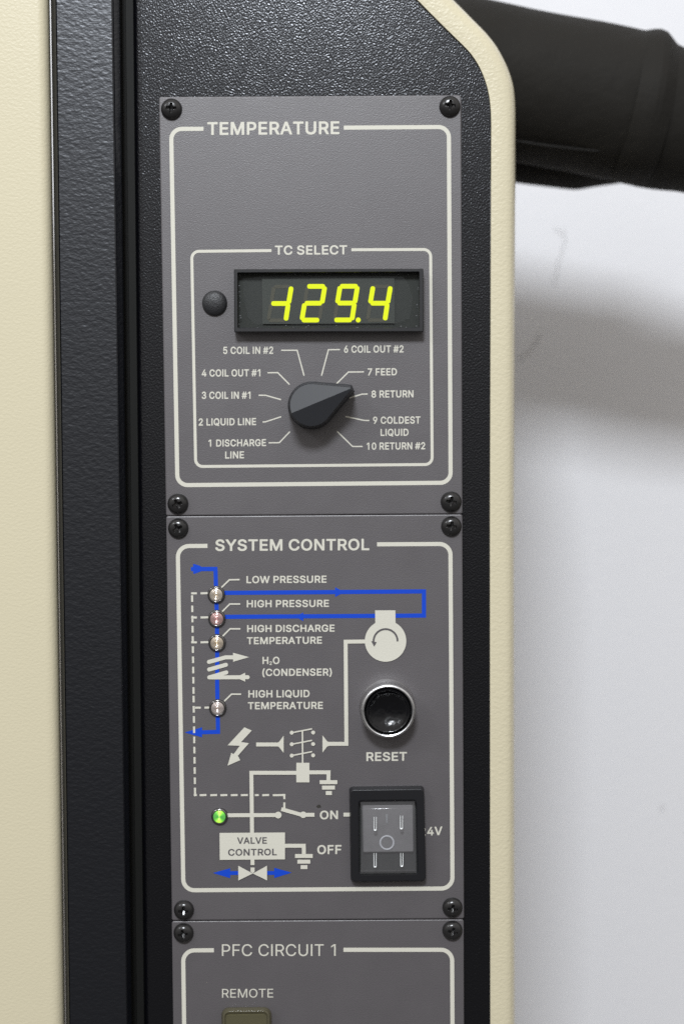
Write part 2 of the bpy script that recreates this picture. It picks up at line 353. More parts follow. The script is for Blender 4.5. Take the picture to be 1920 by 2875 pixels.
GLYPHS = {'regular':{'A':[942,[[(34,2),(168,2),(260,269),(269,279),(674,278),(687,253),(775,2),(906,2),(549,984),(540,997),(394,996)],[(308,389),(307,403),(408,694),(464,886),(470,891),(555,619),(635,391)]]],
'B':[896,[[(119,2),(501,0),(587,8),(686,40),(741,76),(789,136),(813,194),(821,257),(813,340),(793,395),(757,446),(713,482),(666,506),(618,517),(623,526),(690,555),(733,590),(765,642),(777,678),(782,717),(773,807),(750,866),(707,921),(650,962),(572,989),(505,998),(119,996)],[(246,115),(246,451),(517,452),(544,448),(607,424),(635,405),(671,363),(691,320),(699,269),(687,210),(642,154),(580,123),(509,114)],[(246,563),(246,887),(477,888),(540,879),(572,868),(613,843),(644,800),(660,737),(651,678),(636,642),(613,615),(568,582),(525,567),(493,562)]]],
'C':[1002,[[(495,-10),(568,-12),(670,9),(733,36),(793,77),(845,128),(883,183),(911,242),(927,308),(921,314),(804,313),(789,269),(765,226),(739,191),(703,159),(654,131),(611,115),(572,106),(525,104),(438,115),(367,146),(296,206),(244,285),(213,383),(208,426),(204,528),(212,611),(244,713),(256,733),(295,792),(360,848),(434,883),(489,892),(540,896),(619,883),(686,852),(713,833),(747,800),(769,768),(789,729),(804,685),(926,686),(911,756),(879,823),(837,882),(788,927),(729,966),(674,989),(587,1010),(532,1014),(430,1002),(383,989),(297,950),(206,876),(134,768),(95,654),(79,509),(95,348),(131,242),(206,124),(305,44),(407,1)]]],
'D':[987,[[(119,2),(442,0),(576,17),(690,60),(746,100),(807,161),(848,226),(896,371),(908,509),(892,650),(852,768),(809,839),(756,895),(701,934),(587,981),(540,990),(466,998),(119,996)],[(246,115),(245,886),(442,888),(513,880),(544,875),(623,844),(702,776),(746,705),(774,615),(784,501),(778,415),(773,383),(738,281),(699,222),(636,167),(615,154),(532,123),(454,114)]]],
'E':[822,[[(119,2),(737,2),(739,108),(733,114),(250,114),(244,120),(246,447),(694,448),(699,454),(699,556),(694,562),(246,563),(245,886),(725,888),(731,894),(729,997),(119,996)]]],
'F':[806,[[(119,2),(238,0),(244,6),(246,435),(674,436),(680,442),(680,540),(674,546),(245,548),(245,886),(721,888),(727,894),(725,997),(119,996)]]],
'G':[1022,[[(499,-10),(556,-12),(646,1),(745,40),(819,94),(891,191),(926,277),(939,383),(939,497),(933,503),(556,502),(556,394),(807,393),(813,387),(805,308),(773,234),(737,185),(682,142),(615,115),(591,110),(528,104),(501,106),(442,115),(387,138),(352,158),(316,189),(293,213),(252,273),(212,387),(204,470),(204,528),(212,611),(248,721),(295,792),(363,852),(434,883),(485,892),(536,896),(611,883),(662,864),(731,811),(761,772),(804,685),(930,686),(911,760),(879,823),(845,870),(793,921),(733,962),(670,989),(603,1006),(528,1014),(426,1002),(379,989),(293,950),(200,870),(138,776),(119,725),(90,631),(79,509),(95,348),(134,230),(202,126),(283,57),(312,40),(407,1)]]],
'H':[1016,[[(119,2),(238,0),(244,6),(244,450),(250,456),(768,454),(770,6),(776,0),(895,2),(894,997),(776,998),(770,992),(770,572),(764,566),(246,567),(244,992),(238,998),(119,996)]]],
'I':[365,[[(119,2),(242,0),(248,6),(248,992),(242,998),(124,998),(118,992)]]],
'L':[772,[[(119,2),(705,0),(711,6),(711,108),(705,114),(245,116),(244,992),(238,998),(124,998),(118,992)]]],
'M':[1234,[[(119,2),(234,0),(240,6),(238,843),(331,580),(559,6),(568,0),(666,0),(675,10),(895,568),(992,843),(990,6),(996,0),(1114,1),(1115,996),(941,998),(932,992),(688,360),(619,150),(534,399),(302,992),(293,998),(120,997)]]],
'N':[1028,[[(119,2),(238,0),(244,6),(244,705),(240,717),(238,836),(398,568),(756,4),(764,0),(910,2),(910,997),(788,998),(782,992),(782,340),(786,328),(788,162),(687,340),(270,996),(119,996)]]],
'O':[1048,[[(495,-10),(548,-12),(654,5),(752,48),(845,128),(915,234),(954,352),(967,466),(967,532),(954,650),(915,764),(843,874),(764,942),(694,978),(646,997),(528,1014),(407,998),(356,978),(285,942),(206,874),(142,780),(127,745),(94,646),(79,509),(95,348),(134,234),(198,134),(250,86),(305,44),(407,1)],[(497,107),(438,115),(367,146),(324,181),(288,218),(244,289),(213,383),(204,473),(204,528),(213,615),(244,713),(299,796),(360,848),(426,879),(528,896),(611,883),(658,864),(691,847),(752,793),(805,709),(832,627),(845,521),(845,481),(837,395),(820,336),(797,273),(754,210),(682,146),(611,115),(525,104)]]],
'P':[873,[[(119,2),(242,2),(246,364),(481,365),(564,374),(650,406),(664,415),(723,462),(765,521),(793,595),(802,658),(802,705),(793,772),(769,835),(741,880),(709,916),(658,954),(568,989),(489,998),(119,996)],[(246,477),(246,887),(473,888),(513,884),(580,864),(627,829),(655,788),(671,741),(676,658),(671,627),(655,580),(615,527),(576,500),(505,479),(462,475)]]],
'Q':[1048,[[(786,-92),(917,-92),(793,81),(847,130),(911,226),(955,356),(967,466),(963,576),(954,650),(915,764),(843,874),(766,941),(729,962),(646,997),(528,1014),(403,997),(297,950),(206,875),(142,780),(127,745),(94,646),(79,509),(90,371),(123,265),(142,218),(198,134),(297,48),(407,1),(501,-12),(548,-12),(639,0),(697,24)],[(497,107),(438,115),(367,146),(324,181),(288,218),(244,289),(213,383),(204,473),(204,528),(213,615),(244,713),(299,796),(360,848),(426,879),(528,896),(611,883),(658,864),(691,847),(752,793),(805,709),(832,627),(845,521),(845,481),(833,375),(805,289),(756,213),(725,182),(717,180),(703,194),(611,313),(485,312),(623,124),(611,115),(580,110),(525,104)]]],
'R':[882,[[(119,2),(242,2),(244,383),(250,389),(485,388),(693,2),(838,2),(617,411),(619,415),(658,429),(711,466),(761,525),(793,599),(806,690),(797,768),(769,847),(723,910),(658,958),(572,989),(493,998),(119,996)],[(246,504),(246,887),(473,888),(521,884),(591,860),(635,825),(655,796),(671,752),(679,690),(671,631),(659,599),(639,566),(620,548),(583,523),(501,503)]]],
'S':[877,[[(397,-14),(473,-16),(548,-7),(635,20),(697,60),(761,128),(793,198),(802,257),(798,328),(781,375),(745,432),(707,466),(662,494),(603,522),(340,602),(293,626),(269,644),(233,694),(228,721),(232,780),(255,823),(291,859),(328,879),(379,895),(415,900),(462,900),(525,891),(591,860),(640,811),(662,744),(785,745),(773,819),(750,866),(727,898),(687,937),(623,978),(564,997),(532,1006),(450,1014),(360,1006),(328,997),(261,974),(193,929),(146,878),(115,815),(102,741),(111,666),(134,611),(167,570),(246,516),(363,468),(544,416),(620,379),(652,352),(671,320),(680,273),(671,226),(648,183),(609,143),(564,119),(477,98),(399,98),(328,115),(281,138),(253,161),(217,214),(207,261),(202,266),(81,267),(75,261),(91,187),(127,116),(183,59),(253,17),(336,-8)]]],
'T':[881,[[(379,2),(497,0),(503,6),(504,886),(815,889),(815,997),(64,996),(65,889),(371,888),(377,882)]]],
'U':[1016,[[(487,-14),(525,-16),(619,-4),(717,32),(785,81),(804,99),(852,159),(883,234),(900,344),(898,997),(776,998),(770,992),(770,328),(765,289),(742,226),(699,171),(650,134),(591,111),(528,102),(450,106),(383,127),(324,165),(276,222),(252,281),(244,344),(244,992),(238,998),(119,996),(118,332),(131,242),(166,159),(224,84),(305,28),(391,-3)]]],
'V':[942,[[(401,2),(540,0),(549,6),(895,957),(906,997),(780,998),(771,988),(590,470),(520,257),(479,116),(473,111),(372,422),(172,984),(159,998),(37,996),(44,965)]]],
'W':[1348,[[(304,2),(446,0),(455,6),(620,615),(674,847),(728,611),(893,6),(902,0),(1041,2),(1313,996),(1184,996),(1026,387),(969,132),(895,434),(745,997),(607,998),(598,988),(449,422),(379,132),(345,289),(164,992),(155,998),(34,996)]]],
'Y':[927,[[(402,2),(525,2),(527,411),(883,980),(889,992),(886,998),(752,998),(745,994),(539,658),(466,515),(380,674),(183,994),(175,998),(37,996),(400,411)]]],
'0':[890,[[(420,-10),(466,-12),(548,1),(632,45),(705,122),(754,218),(769,277),(786,348),(798,497),(786,650),(761,752),(754,780),(702,878),(635,951),(595,974),(548,997),(446,1014),(344,997),(273,962),(257,951),(187,876),(134,772),(102,639),(94,528),(103,352),(134,222),(182,128),(261,44),(344,1)],[(430,99),(375,111),(323,143),(285,189),(268,218),(241,285),(220,383),(216,552),(220,564),(220,615),(241,713),(272,792),(320,855),(363,883),(395,895),(446,904),(521,887),(568,857),(616,796),(647,721),(668,627),(676,477),(668,375),(651,293),(616,202),(569,143),(517,111),(458,98)]]],
'1':[890,[[(418,2),(536,0),(542,6),(542,992),(536,998),(387,997),(169,835),(171,706),(403,875),(411,879),(417,874)]]],
'2':[890,[[(127,2),(765,2),(766,104),(760,110),(300,112),(310,132),(491,316),(648,493),(699,564),(730,627),(747,694),(747,756),(738,811),(710,874),(672,921),(627,958),(587,981),(521,1005),(446,1014),(363,1005),(297,981),(232,941),(217,929),(166,862),(138,792),(130,729),(130,717),(136,711),(250,713),(255,764),(264,792),(272,811),(295,843),(348,883),(395,899),(434,904),(481,900),(536,883),(576,857),(604,823),(624,780),(629,713),(612,646),(585,595),(548,547),(127,92)]]],
'3':[890,[[(405,-10),(477,-12),(544,-3),(619,20),(690,64),(746,124),(777,191),(786,246),(781,328),(761,383),(734,426),(690,475),(635,506),(591,521),(599,530),(652,552),(703,603),(738,670),(750,752),(742,811),(730,843),(710,882),(668,933),(603,978),(528,1005),(450,1014),(367,1006),(293,981),(224,937),(178,882),(154,835),(145,807),(140,756),(261,756),(272,800),(292,835),(312,859),(348,883),(395,899),(434,904),(497,899),(540,883),(580,856),(600,831),(616,800),(625,768),(625,709),(620,686),(604,650),(572,613),(540,590),(497,575),(422,570),(375,579),(374,458),(395,456),(446,463),(509,455),(560,435),(599,409),(636,367),(655,324),(660,289),(655,222),(621,163),(601,143),(568,123),(509,102),(411,98),(328,119),(285,145),(260,171),(233,222),(226,266),(108,267),(102,261),(115,183),(146,120),(194,67),(269,20),(344,-3)]]],
'4':[890,[[(555,2),(671,2),(674,207),(807,208),(813,214),(811,317),(673,320),(670,623),(555,623),(552,320),(218,318),(213,324),(606,992),(599,998),(489,998),(480,992),(433,914),(87,328),(79,308),(79,214),(84,208),(552,207)]]],
'5':[890,[[(401,-10),(458,-12),(536,1),(611,32),(680,88),(726,151),(758,230),(766,297),(766,360),(761,395),(746,450),(706,525),(678,560),(648,587),(576,632),(497,652),(458,656),(403,652),(332,632),(277,598),(265,595),(295,882),(301,888),(713,888),(719,894),(719,992),(713,998),(194,998),(189,992),(134,521),(135,497),(250,483),(297,514),(367,537),(391,542),(454,542),(485,537),(540,514),(585,477),(616,434),(637,379),(644,324),(640,277),(616,202),(584,159),(546,128),(481,103),(446,98),(387,102),(332,123),(305,141),(269,177),(248,218),(238,254),(119,253),(131,183),(162,120),(218,59),(277,20),(344,-3)]]],
'6':[890,[[(417,-10),(470,-12),(528,-4),(615,32),(670,75),(717,134),(754,222),(762,285),(762,336),(754,399),(722,477),(674,538),(623,577),(540,609),(442,617),(399,608),(352,587),(374,627),(628,992),(623,998),(501,998),(489,990),(205,568),(158,473),(134,395),(126,340),(134,230),(162,155),(182,124),(214,80),(281,28),(356,-3)],[(438,95),(387,103),(367,111),(334,128),(297,161),(272,198),(252,250),(248,281),(248,344),(252,371),(272,422),(316,475),(340,494),(387,514),(446,522),(501,514),(548,494),(593,454),(616,422),(632,383),(644,308),(636,246),(612,191),(589,159),(548,123),(513,107)]]],
'7':[890,[[(194,2),(325,2),(765,878),(764,997),(123,996),(122,894),(128,888),(631,888),(636,882)]]],
'8':[890,[[(405,-10),(477,-12),(544,-3),(619,20),(690,64),(746,124),(777,191),(786,246),(781,328),(761,383),(734,426),(690,475),(635,506),(591,521),(599,530),(652,552),(703,603),(738,670),(750,752),(742,811),(730,843),(710,882),(668,933),(603,978),(528,1005),(450,1014),(363,1005),(285,978),(220,933),(178,882),(154,835),(138,752),(150,670),(185,603),(236,552),(289,530),(297,521),(253,506),(218,486),(155,428),(127,383),(107,320),(102,281),(115,183),(146,120),(194,67),(269,20),(344,-3)],[(407,99),(328,119),(287,143),(261,169),(232,226),(228,289),(233,324),(252,367),(275,395),(291,411),(336,439),(407,460),(446,463),(509,455),(560,435),(595,412),(636,367),(656,320),(660,253),(655,222),(621,163),(601,143),(560,119),(513,103),(481,98)],[(418,571),(391,575),(348,590),(320,609),(297,633),(268,686),(260,737),(264,772),(272,800),(293,837),(312,859),(348,883),(395,899),(434,904),(497,899),(540,883),(577,859),(600,831),(616,800),(625,768),(628,737),(620,686),(604,650),(585,627),(540,590),(493,574)]]],
'9':[890,[[(261,2),(396,2),(675,418),(734,532),(750,583),(762,654),(762,709),(754,772),(722,855),(676,917),(628,957),(603,974),(536,1001),(446,1014),(407,1010),(352,1001),(277,970),(206,911),(170,862),(134,780),(126,709),(126,670),(134,603),(162,528),(210,465),(269,421),(356,389),(426,381),(466,385),(538,411)],[(422,480),(391,484),(344,504),(301,539),(272,580),(252,631),(248,717),(252,749),(268,792),(297,837),(312,853),(340,875),(383,895),(430,904),(458,904),(493,899),(525,887),(548,875),(588,843),(616,804),(632,764),(644,686),(636,627),(620,583),(595,547),(576,527),(544,504),(497,484)]]],
'#':[865,[[(127,2),(218,0),(227,6),(267,261),(273,274),(517,274),(519,257),(475,6),(481,0),(572,0),(576,2),(582,22),(622,273),(769,277),(784,376),(646,377),(640,383),(677,615),(686,621),(827,622),(837,674),(839,722),(701,723),(695,729),(739,980),(737,997),(646,998),(637,988),(597,737),(591,724),(348,724),(346,741),(389,992),(383,998),(293,998),(288,996),(283,972),(242,725),(96,721),(81,622),(225,619),(187,379),(37,376),(24,301),(20,281),(26,275),(168,273)],[(289,379),(328,620),(576,619),(536,379)]]],
'(':[537,[[(347,-187),(461,-187),(374,18),(339,124),(314,226),(299,344),(299,470),(323,646),(370,827),(413,949),(459,1047),(458,1061),(352,1061),(327,1024),(296,961),(256,862),(229,772),(196,635),(181,528),(177,360),(185,261),(217,112),(272,-41)]]],
')':[537,[[(76,-187),(191,-187),(266,-37),(310,81),(354,277),(361,442),(358,454),(358,517),(337,650),(310,768),(274,878),(243,957),(207,1028),(191,1057),(183,1061),(81,1061),(75,1055),(125,945),(152,870),(203,694),(236,505),(236,446),(240,434),(236,316),(220,214),(192,104),(129,-69)]]],
' ':[369,[]]},
'bold':{'A':[993,[[(45,5),(200,3),(221,12),(248,70),(317,255),(326,260),(672,259),(761,30),(772,12),(794,3),(939,3),(964,15),(972,34),(971,59),(614,957),(593,987),(573,995),(412,995),(388,983),(18,52),(17,34),(26,15)],[(389,435),(388,443),(495,729),(603,439),(597,434)]]],
'B':[947,[[(131,5),(538,3),(625,10),(707,32),(739,47),(795,81),(846,139),(877,207),(882,236),(886,305),(877,367),(846,436),(813,477),(747,523),(790,557),(830,620),(842,653),(847,689),(843,769),(838,794),(806,863),(762,916),(703,955),(609,987),(542,995),(137,995),(113,983),(104,965),(104,34),(114,14)],[(310,181),(310,418),(530,419),(562,415),(597,404),(630,385),(669,341),(682,302),(682,280),(673,247),(642,211),(593,188),(522,180)],[(310,595),(310,820),(491,822),(550,814),(570,810),(610,787),(630,762),(642,726),(641,686),(628,655),(605,630),(577,612),(538,598),(507,593)]]],
'C':[1053,[[(509,-6),(605,-8),(707,11),(786,43),(846,81),(902,131),(940,182),(975,251),(992,312),(992,334),(983,352),(962,364),(817,364),(796,352),(775,298),(750,260),(701,215),(668,196),(625,181),(585,173),(538,173),(475,181),(408,210),(348,262),(309,316),(277,407),(269,483),(277,591),(313,689),(351,744),(412,792),(471,817),(526,825),(558,828),(632,817),(683,795),(711,778),(740,751),(775,700),(796,646),(817,634),(959,633),(980,642),(991,660),(992,689),(975,747),(936,823),(894,878),(838,925),(782,958),(699,991),(625,1006),(538,1010),(416,995),(334,962),(281,936),(202,874),(132,780),(81,653),(76,628),(65,519),(65,479),(76,370),(117,251),(136,215),(200,126),(294,54),(420,3)]]],
'D':[1037,[[(131,5),(479,3),(613,18),(727,58),(799,102),(864,162),(905,222),(916,244),(961,370),(972,486),(961,631),(916,758),(873,827),(811,892),(754,929),(613,984),(503,995),(137,995),(113,983),(104,965),(104,34),(114,14)],[(310,181),(310,820),(456,822),(526,814),(558,810),(617,788),(654,765),(696,729),(732,678),(759,599),(768,530),(764,432),(759,403),(732,323),(693,269),(634,222),(546,188),(467,180)]]],
'E':[873,[[(131,5),(770,3),(795,15),(803,34),(803,149),(794,169),(774,179),(314,180),(308,186),(310,415),(731,416),(752,425),(764,447),(764,562),(754,582),(735,593),(310,595),(310,820),(766,822),(786,833),(795,852),(795,965),(782,987),(762,995),(137,995),(113,983),(104,965),(104,34),(114,14)]]],
'F':[856,[[(131,5),(275,3),(296,12),(307,30),(310,404),(711,405),(735,416),(744,436),(744,548),(735,568),(715,578),(310,580),(310,820),(762,822),(782,833),(792,852),(792,965),(778,987),(758,995),(137,995),(113,983),(104,965),(104,34),(114,14)]]],
'G':[1073,[[(513,-6),(593,-8),(683,3),(797,47),(872,97),(939,173),(956,204),(991,284),(1004,381),(1004,508),(994,528),(974,538),(573,539),(552,530),(540,508),(540,396),(552,374),(573,365),(794,363),(791,334),(771,287),(731,236),(680,199),(628,181),(573,173),(483,180),(424,203),(401,216),(351,258),(309,316),(277,407),(269,483),(277,591),(313,689),(351,744),(412,792),(471,817),(495,822),(550,828),(593,824),(648,810),(672,799),(724,762),(755,726),(796,646),(817,634),(962,633),(984,642),(995,660),(996,686),(975,751),(936,823),(902,867),(849,916),(786,955),(707,987),(640,1003),(566,1010),(530,1010),(440,999),(393,987),(291,944),(194,867),(132,780),(105,718),(76,631),(65,519),(65,479),(81,349),(120,240),(196,130),(281,63),(326,40),(420,3)]]],
'H':[1066,[[(131,5),(275,3),(296,12),(307,30),(308,418),(314,423),(754,422),(757,30),(768,12),(790,3),(927,3),(951,14),(961,34),(961,965),(948,986),(927,995),(790,995),(768,986),(757,968),(756,602),(750,597),(310,598),(307,968),(296,986),(275,995),(137,995),(114,984),(104,965),(104,34),(114,14)]]],
'I':[416,[[(131,5),(279,3),(300,12),(312,34),(312,965),(300,986),(279,995),(137,995),(116,986),(104,965),(104,34),(114,14)]]],
'L':[823,[[(131,5),(742,3),(764,12),(776,34),(776,149),(766,169),(746,179),(310,182),(308,965),(296,986),(275,995),(137,995),(116,986),(104,965),(104,34),(114,14)]]],
'M':[1285,[[(131,5),(271,3),(292,12),(303,30),(306,585),(545,34),(558,14),(581,3),(703,3),(728,15),(974,584),(977,30),(988,12),(1010,3),(1147,3),(1171,14),(1181,34),(1181,965),(1168,986),(1147,995),(955,995),(926,979),(644,302),(357,981),(330,995),(137,995),(114,984),(104,965),(104,34),(114,14)]]],
'N':[1079,[[(131,5),(275,3),(296,12),(307,30),(310,659),(752,15),(778,3),(943,3),(966,14),(976,34),(976,965),(964,986),(943,995),(801,995),(780,986),(769,968),(766,346),(326,984),(302,995),(137,995),(114,984),(104,965),(104,34),(114,14)]]],
'O':[1098,[[(509,-6),(585,-8),(691,7),(805,54),(880,111),(905,135),(979,244),(1019,352),(1031,457),(1031,541),(1019,649),(979,755),(964,784),(900,872),(819,936),(766,962),(683,995),(566,1010),(444,999),(397,987),(294,944),(200,872),(136,784),(113,736),(80,646),(65,519),(65,479),(81,349),(120,244),(136,215),(192,137),(273,70),(318,43),(420,3)],[(534,174),(475,181),(408,210),(346,264),(309,316),(278,403),(269,515),(277,591),(305,675),(355,747),(412,792),(463,814),(526,825),(573,825),(625,817),(687,792),(746,745),(791,682),(818,606),(831,494),(818,392),(791,316),(748,258),(695,214),(625,181),(562,173)]]],
'P':[924,[[(131,5),(275,3),(296,12),(307,30),(310,338),(518,340),(601,348),(687,377),(717,392),(780,439),(822,494),(850,555),(862,602),(866,700),(858,762),(834,820),(797,876),(762,912),(711,948),(605,987),(526,995),(137,995),(113,983),(104,965),(104,34),(114,14)],[(310,515),(310,820),(487,822),(526,818),(581,803),(621,776),(641,751),(657,711),(662,657),(645,595),(613,553),(577,532),(518,517),(475,514)]]],
'Q':[1098,[[(799,-82),(951,-84),(972,-75),(983,-57),(984,-39),(975,-21),(875,106),(904,134),(968,222),(1019,352),(1031,457),(1031,541),(1019,649),(979,755),(964,784),(901,870),(805,944),(703,987),(656,999),(534,1010),(416,995),(294,944),(203,874),(136,784),(120,755),(81,649),(65,519),(65,479),(81,349),(120,244),(136,215),(191,139),(294,54),(420,3),(515,-8),(585,-8),(676,3),(711,13),(780,-72)],[(534,174),(475,181),(408,210),(346,264),(309,316),(278,403),(269,515),(277,591),(305,675),(355,747),(412,792),(463,814),(526,825),(573,825),(625,817),(687,792),(746,745),(791,682),(818,606),(831,494),(818,392),(791,316),(750,261),(746,262),(678,345),(648,364),(503,365),(479,354),(469,334),(470,312),(478,298),(575,182),(566,174)]]],
'R':[933,[[(131,5),(275,3),(296,12),(307,30),(308,356),(314,361),(479,361),(487,357),(691,11),(711,3),(872,3),(897,15),(906,34),(905,52),(700,399),(766,441),(826,508),(858,581),(870,664),(861,758),(826,845),(780,903),(711,951),(609,987),(530,995),(137,995),(113,983),(104,965),(104,34),(114,14)],[(310,540),(310,820),(487,822),(534,818),(589,803),(628,774),(641,758),(657,722),(662,700),(662,653),(645,602),(618,573),(585,554),(515,539)]]],
'S':[928,[[(410,-10),(511,-12),(581,-5),(672,22),(695,32),(764,73),(817,130),(858,215),(866,265),(861,356),(830,425),(797,466),(735,513),(660,549),(558,582),(471,601),(377,630),(346,645),(322,662),(297,693),(293,715),(297,751),(312,773),(342,800),(401,824),(452,832),(538,824),(589,803),(630,765),(655,700),(676,688),(817,688),(841,699),(850,718),(850,747),(838,805),(806,863),(786,890),(740,932),(676,969),(570,1003),(487,1010),(373,1003),(283,977),(259,966),(195,928),(141,876),(101,802),(96,784),(88,733),(88,693),(97,642),(128,577),(165,535),(243,485),(283,467),(377,435),(487,408),(589,375),(640,343),(657,320),(662,280),(657,258),(642,233),(606,200),(566,181),(491,166),(412,169),(365,181),(334,196),(297,226),(282,251),(264,305),(239,321),(94,322),(69,309),(62,294),(61,273),(73,211),(124,117),(183,63),(267,18),(350,-5)]]],
'T':[932,[[(391,5),(534,3),(555,12),(568,34),(569,820),(849,822),(868,830),(882,852),(882,965),(872,984),(852,995),(82,995),(61,986),(50,968),(49,852),(63,830),(82,822),(357,822),(363,816),(363,34),(373,14)]]],
'U':[1067,[[(501,-10),(562,-12),(656,-1),(770,40),(841,86),(896,144),(916,175),(948,244),(964,345),(964,965),(955,984),(935,995),(790,995),(768,986),(757,968),(756,352),(751,316),(728,262),(689,218),(660,199),(605,177),(542,169),(463,177),(412,196),(377,220),(346,253),(317,309),(308,367),(308,965),(300,983),(275,995),(137,995),(116,986),(105,968),(104,334),(117,251),(160,160),(222,88),(318,29),(405,0)]]],
'V':[993,[[(414,5),(577,3),(606,19),(960,910),(972,947),(972,965),(959,987),(939,995),(794,995),(769,983),(737,910),(499,269),(437,439),(225,979),(196,995),(55,995),(30,983),(21,965),(21,943),(30,918),(384,34),(395,15)]]],
'W':[1399,[[(316,5),(483,3),(512,19),(527,59),(699,642),(871,59),(887,19),(915,3),(1072,3),(1098,15),(1109,34),(1380,947),(1380,968),(1369,986),(1348,995),(1202,995),(1177,983),(1170,968),(994,335),(989,338),(814,961),(799,986),(778,995),(621,995),(596,983),(584,961),(410,341),(405,337),(245,910),(221,979),(192,995),(51,995),(27,984),(18,968),(18,947),(105,653),(289,30),(298,14)]]],
'Y':[978,[[(414,5),(558,3),(579,12),(590,30),(592,403),(940,918),(956,947),(957,965),(947,984),(927,995),(766,995),(742,985),(491,603),(236,985),(212,995),(55,995),(34,986),(22,968),(21,947),(30,928),(386,403),(387,34),(397,14)]]],
'0':[941,[[(434,-6),(503,-8),(585,3),(685,52),(762,126),(822,240),(850,349),(862,486),(850,649),(826,744),(818,769),(759,874),(687,945),(648,966),(585,995),(483,1010),(357,995),(258,947),(181,872),(120,762),(88,639),(80,537),(80,461),(89,352),(120,233),(175,131),(259,51),(357,3)],[(467,167),(424,174),(377,199),(333,251),(305,312),(285,403),(281,537),(285,548),(285,595),(305,686),(337,755),(377,800),(416,824),(483,832),(522,824),(563,802),(597,763),(614,736),(634,693),(654,606),(662,490),(654,396),(638,323),(606,247),(566,200),(534,181),(518,174)]]],
'1':[941,[[(430,5),(573,3),(597,14),(607,34),(607,965),(595,986),(573,995),(401,995),(373,980),(167,841),(155,820),(155,682),(165,662),(188,651),(208,652),(224,659),(397,777),(403,773),(403,34),(412,14)]]],
'2':[941,[[(139,5),(797,3),(819,12),(830,30),(831,146),(821,165),(801,176),(417,178),(595,352),(707,470),(755,534),(795,606),(806,646),(811,668),(807,776),(802,798),(767,870),(711,930),(656,966),(625,980),(558,1002),(483,1010),(377,1002),(310,980),(271,962),(214,925),(165,868),(152,845),(124,784),(116,722),(117,686),(126,670),(145,659),(283,659),(302,667),(315,686),(321,736),(338,774),(361,800),(381,814),(436,832),(499,832),(538,821),(571,802),(594,776),(610,747),(615,707),(598,646),(579,613),(542,568),(120,149),(112,131),(112,34),(122,14)]]],
'3':[941,[[(418,-6),(515,-8),(581,0),(656,22),(731,61),(746,72),(802,128),(842,204),(850,255),(847,349),(826,403),(791,457),(768,483),(744,505),(714,523),(763,573),(806,660),(815,744),(806,798),(795,827),(767,878),(725,925),(656,969),(566,1002),(487,1010),(377,1002),(306,980),(220,930),(172,878),(140,820),(131,794),(124,729),(133,710),(157,698),(294,698),(319,711),(337,765),(350,785),(375,809),(397,821),(436,832),(471,836),(507,832),(542,821),(574,802),(594,780),(611,736),(607,686),(594,660),(567,631),(542,616),(511,605),(460,601),(393,611),(372,602),(359,581),(359,450),(369,431),(389,420),(408,419),(444,427),(518,423),(570,404),(597,387),(626,356),(642,323),(646,284),(641,255),(630,233),(599,200),(562,181),(522,169),(448,166),(377,181),(338,202),(317,222),(297,255),(292,294),(284,309),(263,321),(122,322),(98,310),(88,291),(88,265),(101,197),(140,124),(192,72),(283,22),(357,0)]]],
'4':[941,[[(568,5),(703,3),(724,12),(737,34),(738,193),(849,196),(868,206),(878,226),(878,338),(868,357),(845,369),(738,370),(737,620),(727,640),(707,650),(573,651),(549,639),(540,620),(538,370),(307,370),(673,947),(674,965),(665,983),(640,995),(503,995),(475,981),(97,392),(65,334),(65,226),(74,206),(94,196),(538,194),(540,34),(550,14)]]],
'5':[941,[[(414,-6),(495,-8),(573,3),(664,40),(737,95),(783,153),(822,240),(831,302),(831,381),(826,414),(810,465),(771,537),(732,584),(672,629),(601,661),(558,673),(495,680),(416,677),(340,657),(355,816),(361,822),(754,822),(774,833),(784,852),(784,965),(774,984),(754,995),(208,995),(187,986),(175,968),(120,530),(120,490),(128,472),(153,459),(287,448),(373,491),(428,503),(495,499),(538,484),(579,454),(602,425),(622,381),(627,360),(627,305),(606,247),(587,222),(548,189),(491,169),(456,166),(420,170),(385,181),(361,196),(325,229),(296,298),(275,310),(137,311),(116,302),(105,284),(104,258),(117,197),(156,124),(175,102),(218,63),(291,22),(357,0)]]],
'6':[941,[[(430,-6),(507,-8),(566,-1),(668,40),(723,79),(774,137),(819,233),(827,291),(827,360),(819,414),(779,505),(746,546),(676,600),(605,629),(577,637),(475,646),(692,943),(693,965),(685,983),(660,995),(515,995),(485,979),(309,744),(199,588),(144,486),(120,414),(112,363),(112,302),(120,240),(148,171),(175,128),(210,84),(279,36),(369,0)],[(444,167),(389,185),(352,215),(337,236),(317,280),(312,345),(317,370),(333,407),(369,448),(389,462),(424,477),(487,481),(515,477),(550,462),(589,430),(606,407),(622,370),(627,349),(627,302),(622,276),(606,240),(571,200),(550,185),(515,170),(491,166)]]],
'7':[941,[[(206,5),(357,3),(382,15),(830,838),(831,965),(817,987),(797,995),(141,995),(117,983),(108,965),(108,852),(118,833),(137,822),(596,820),(179,55),(179,30),(188,14)]]],
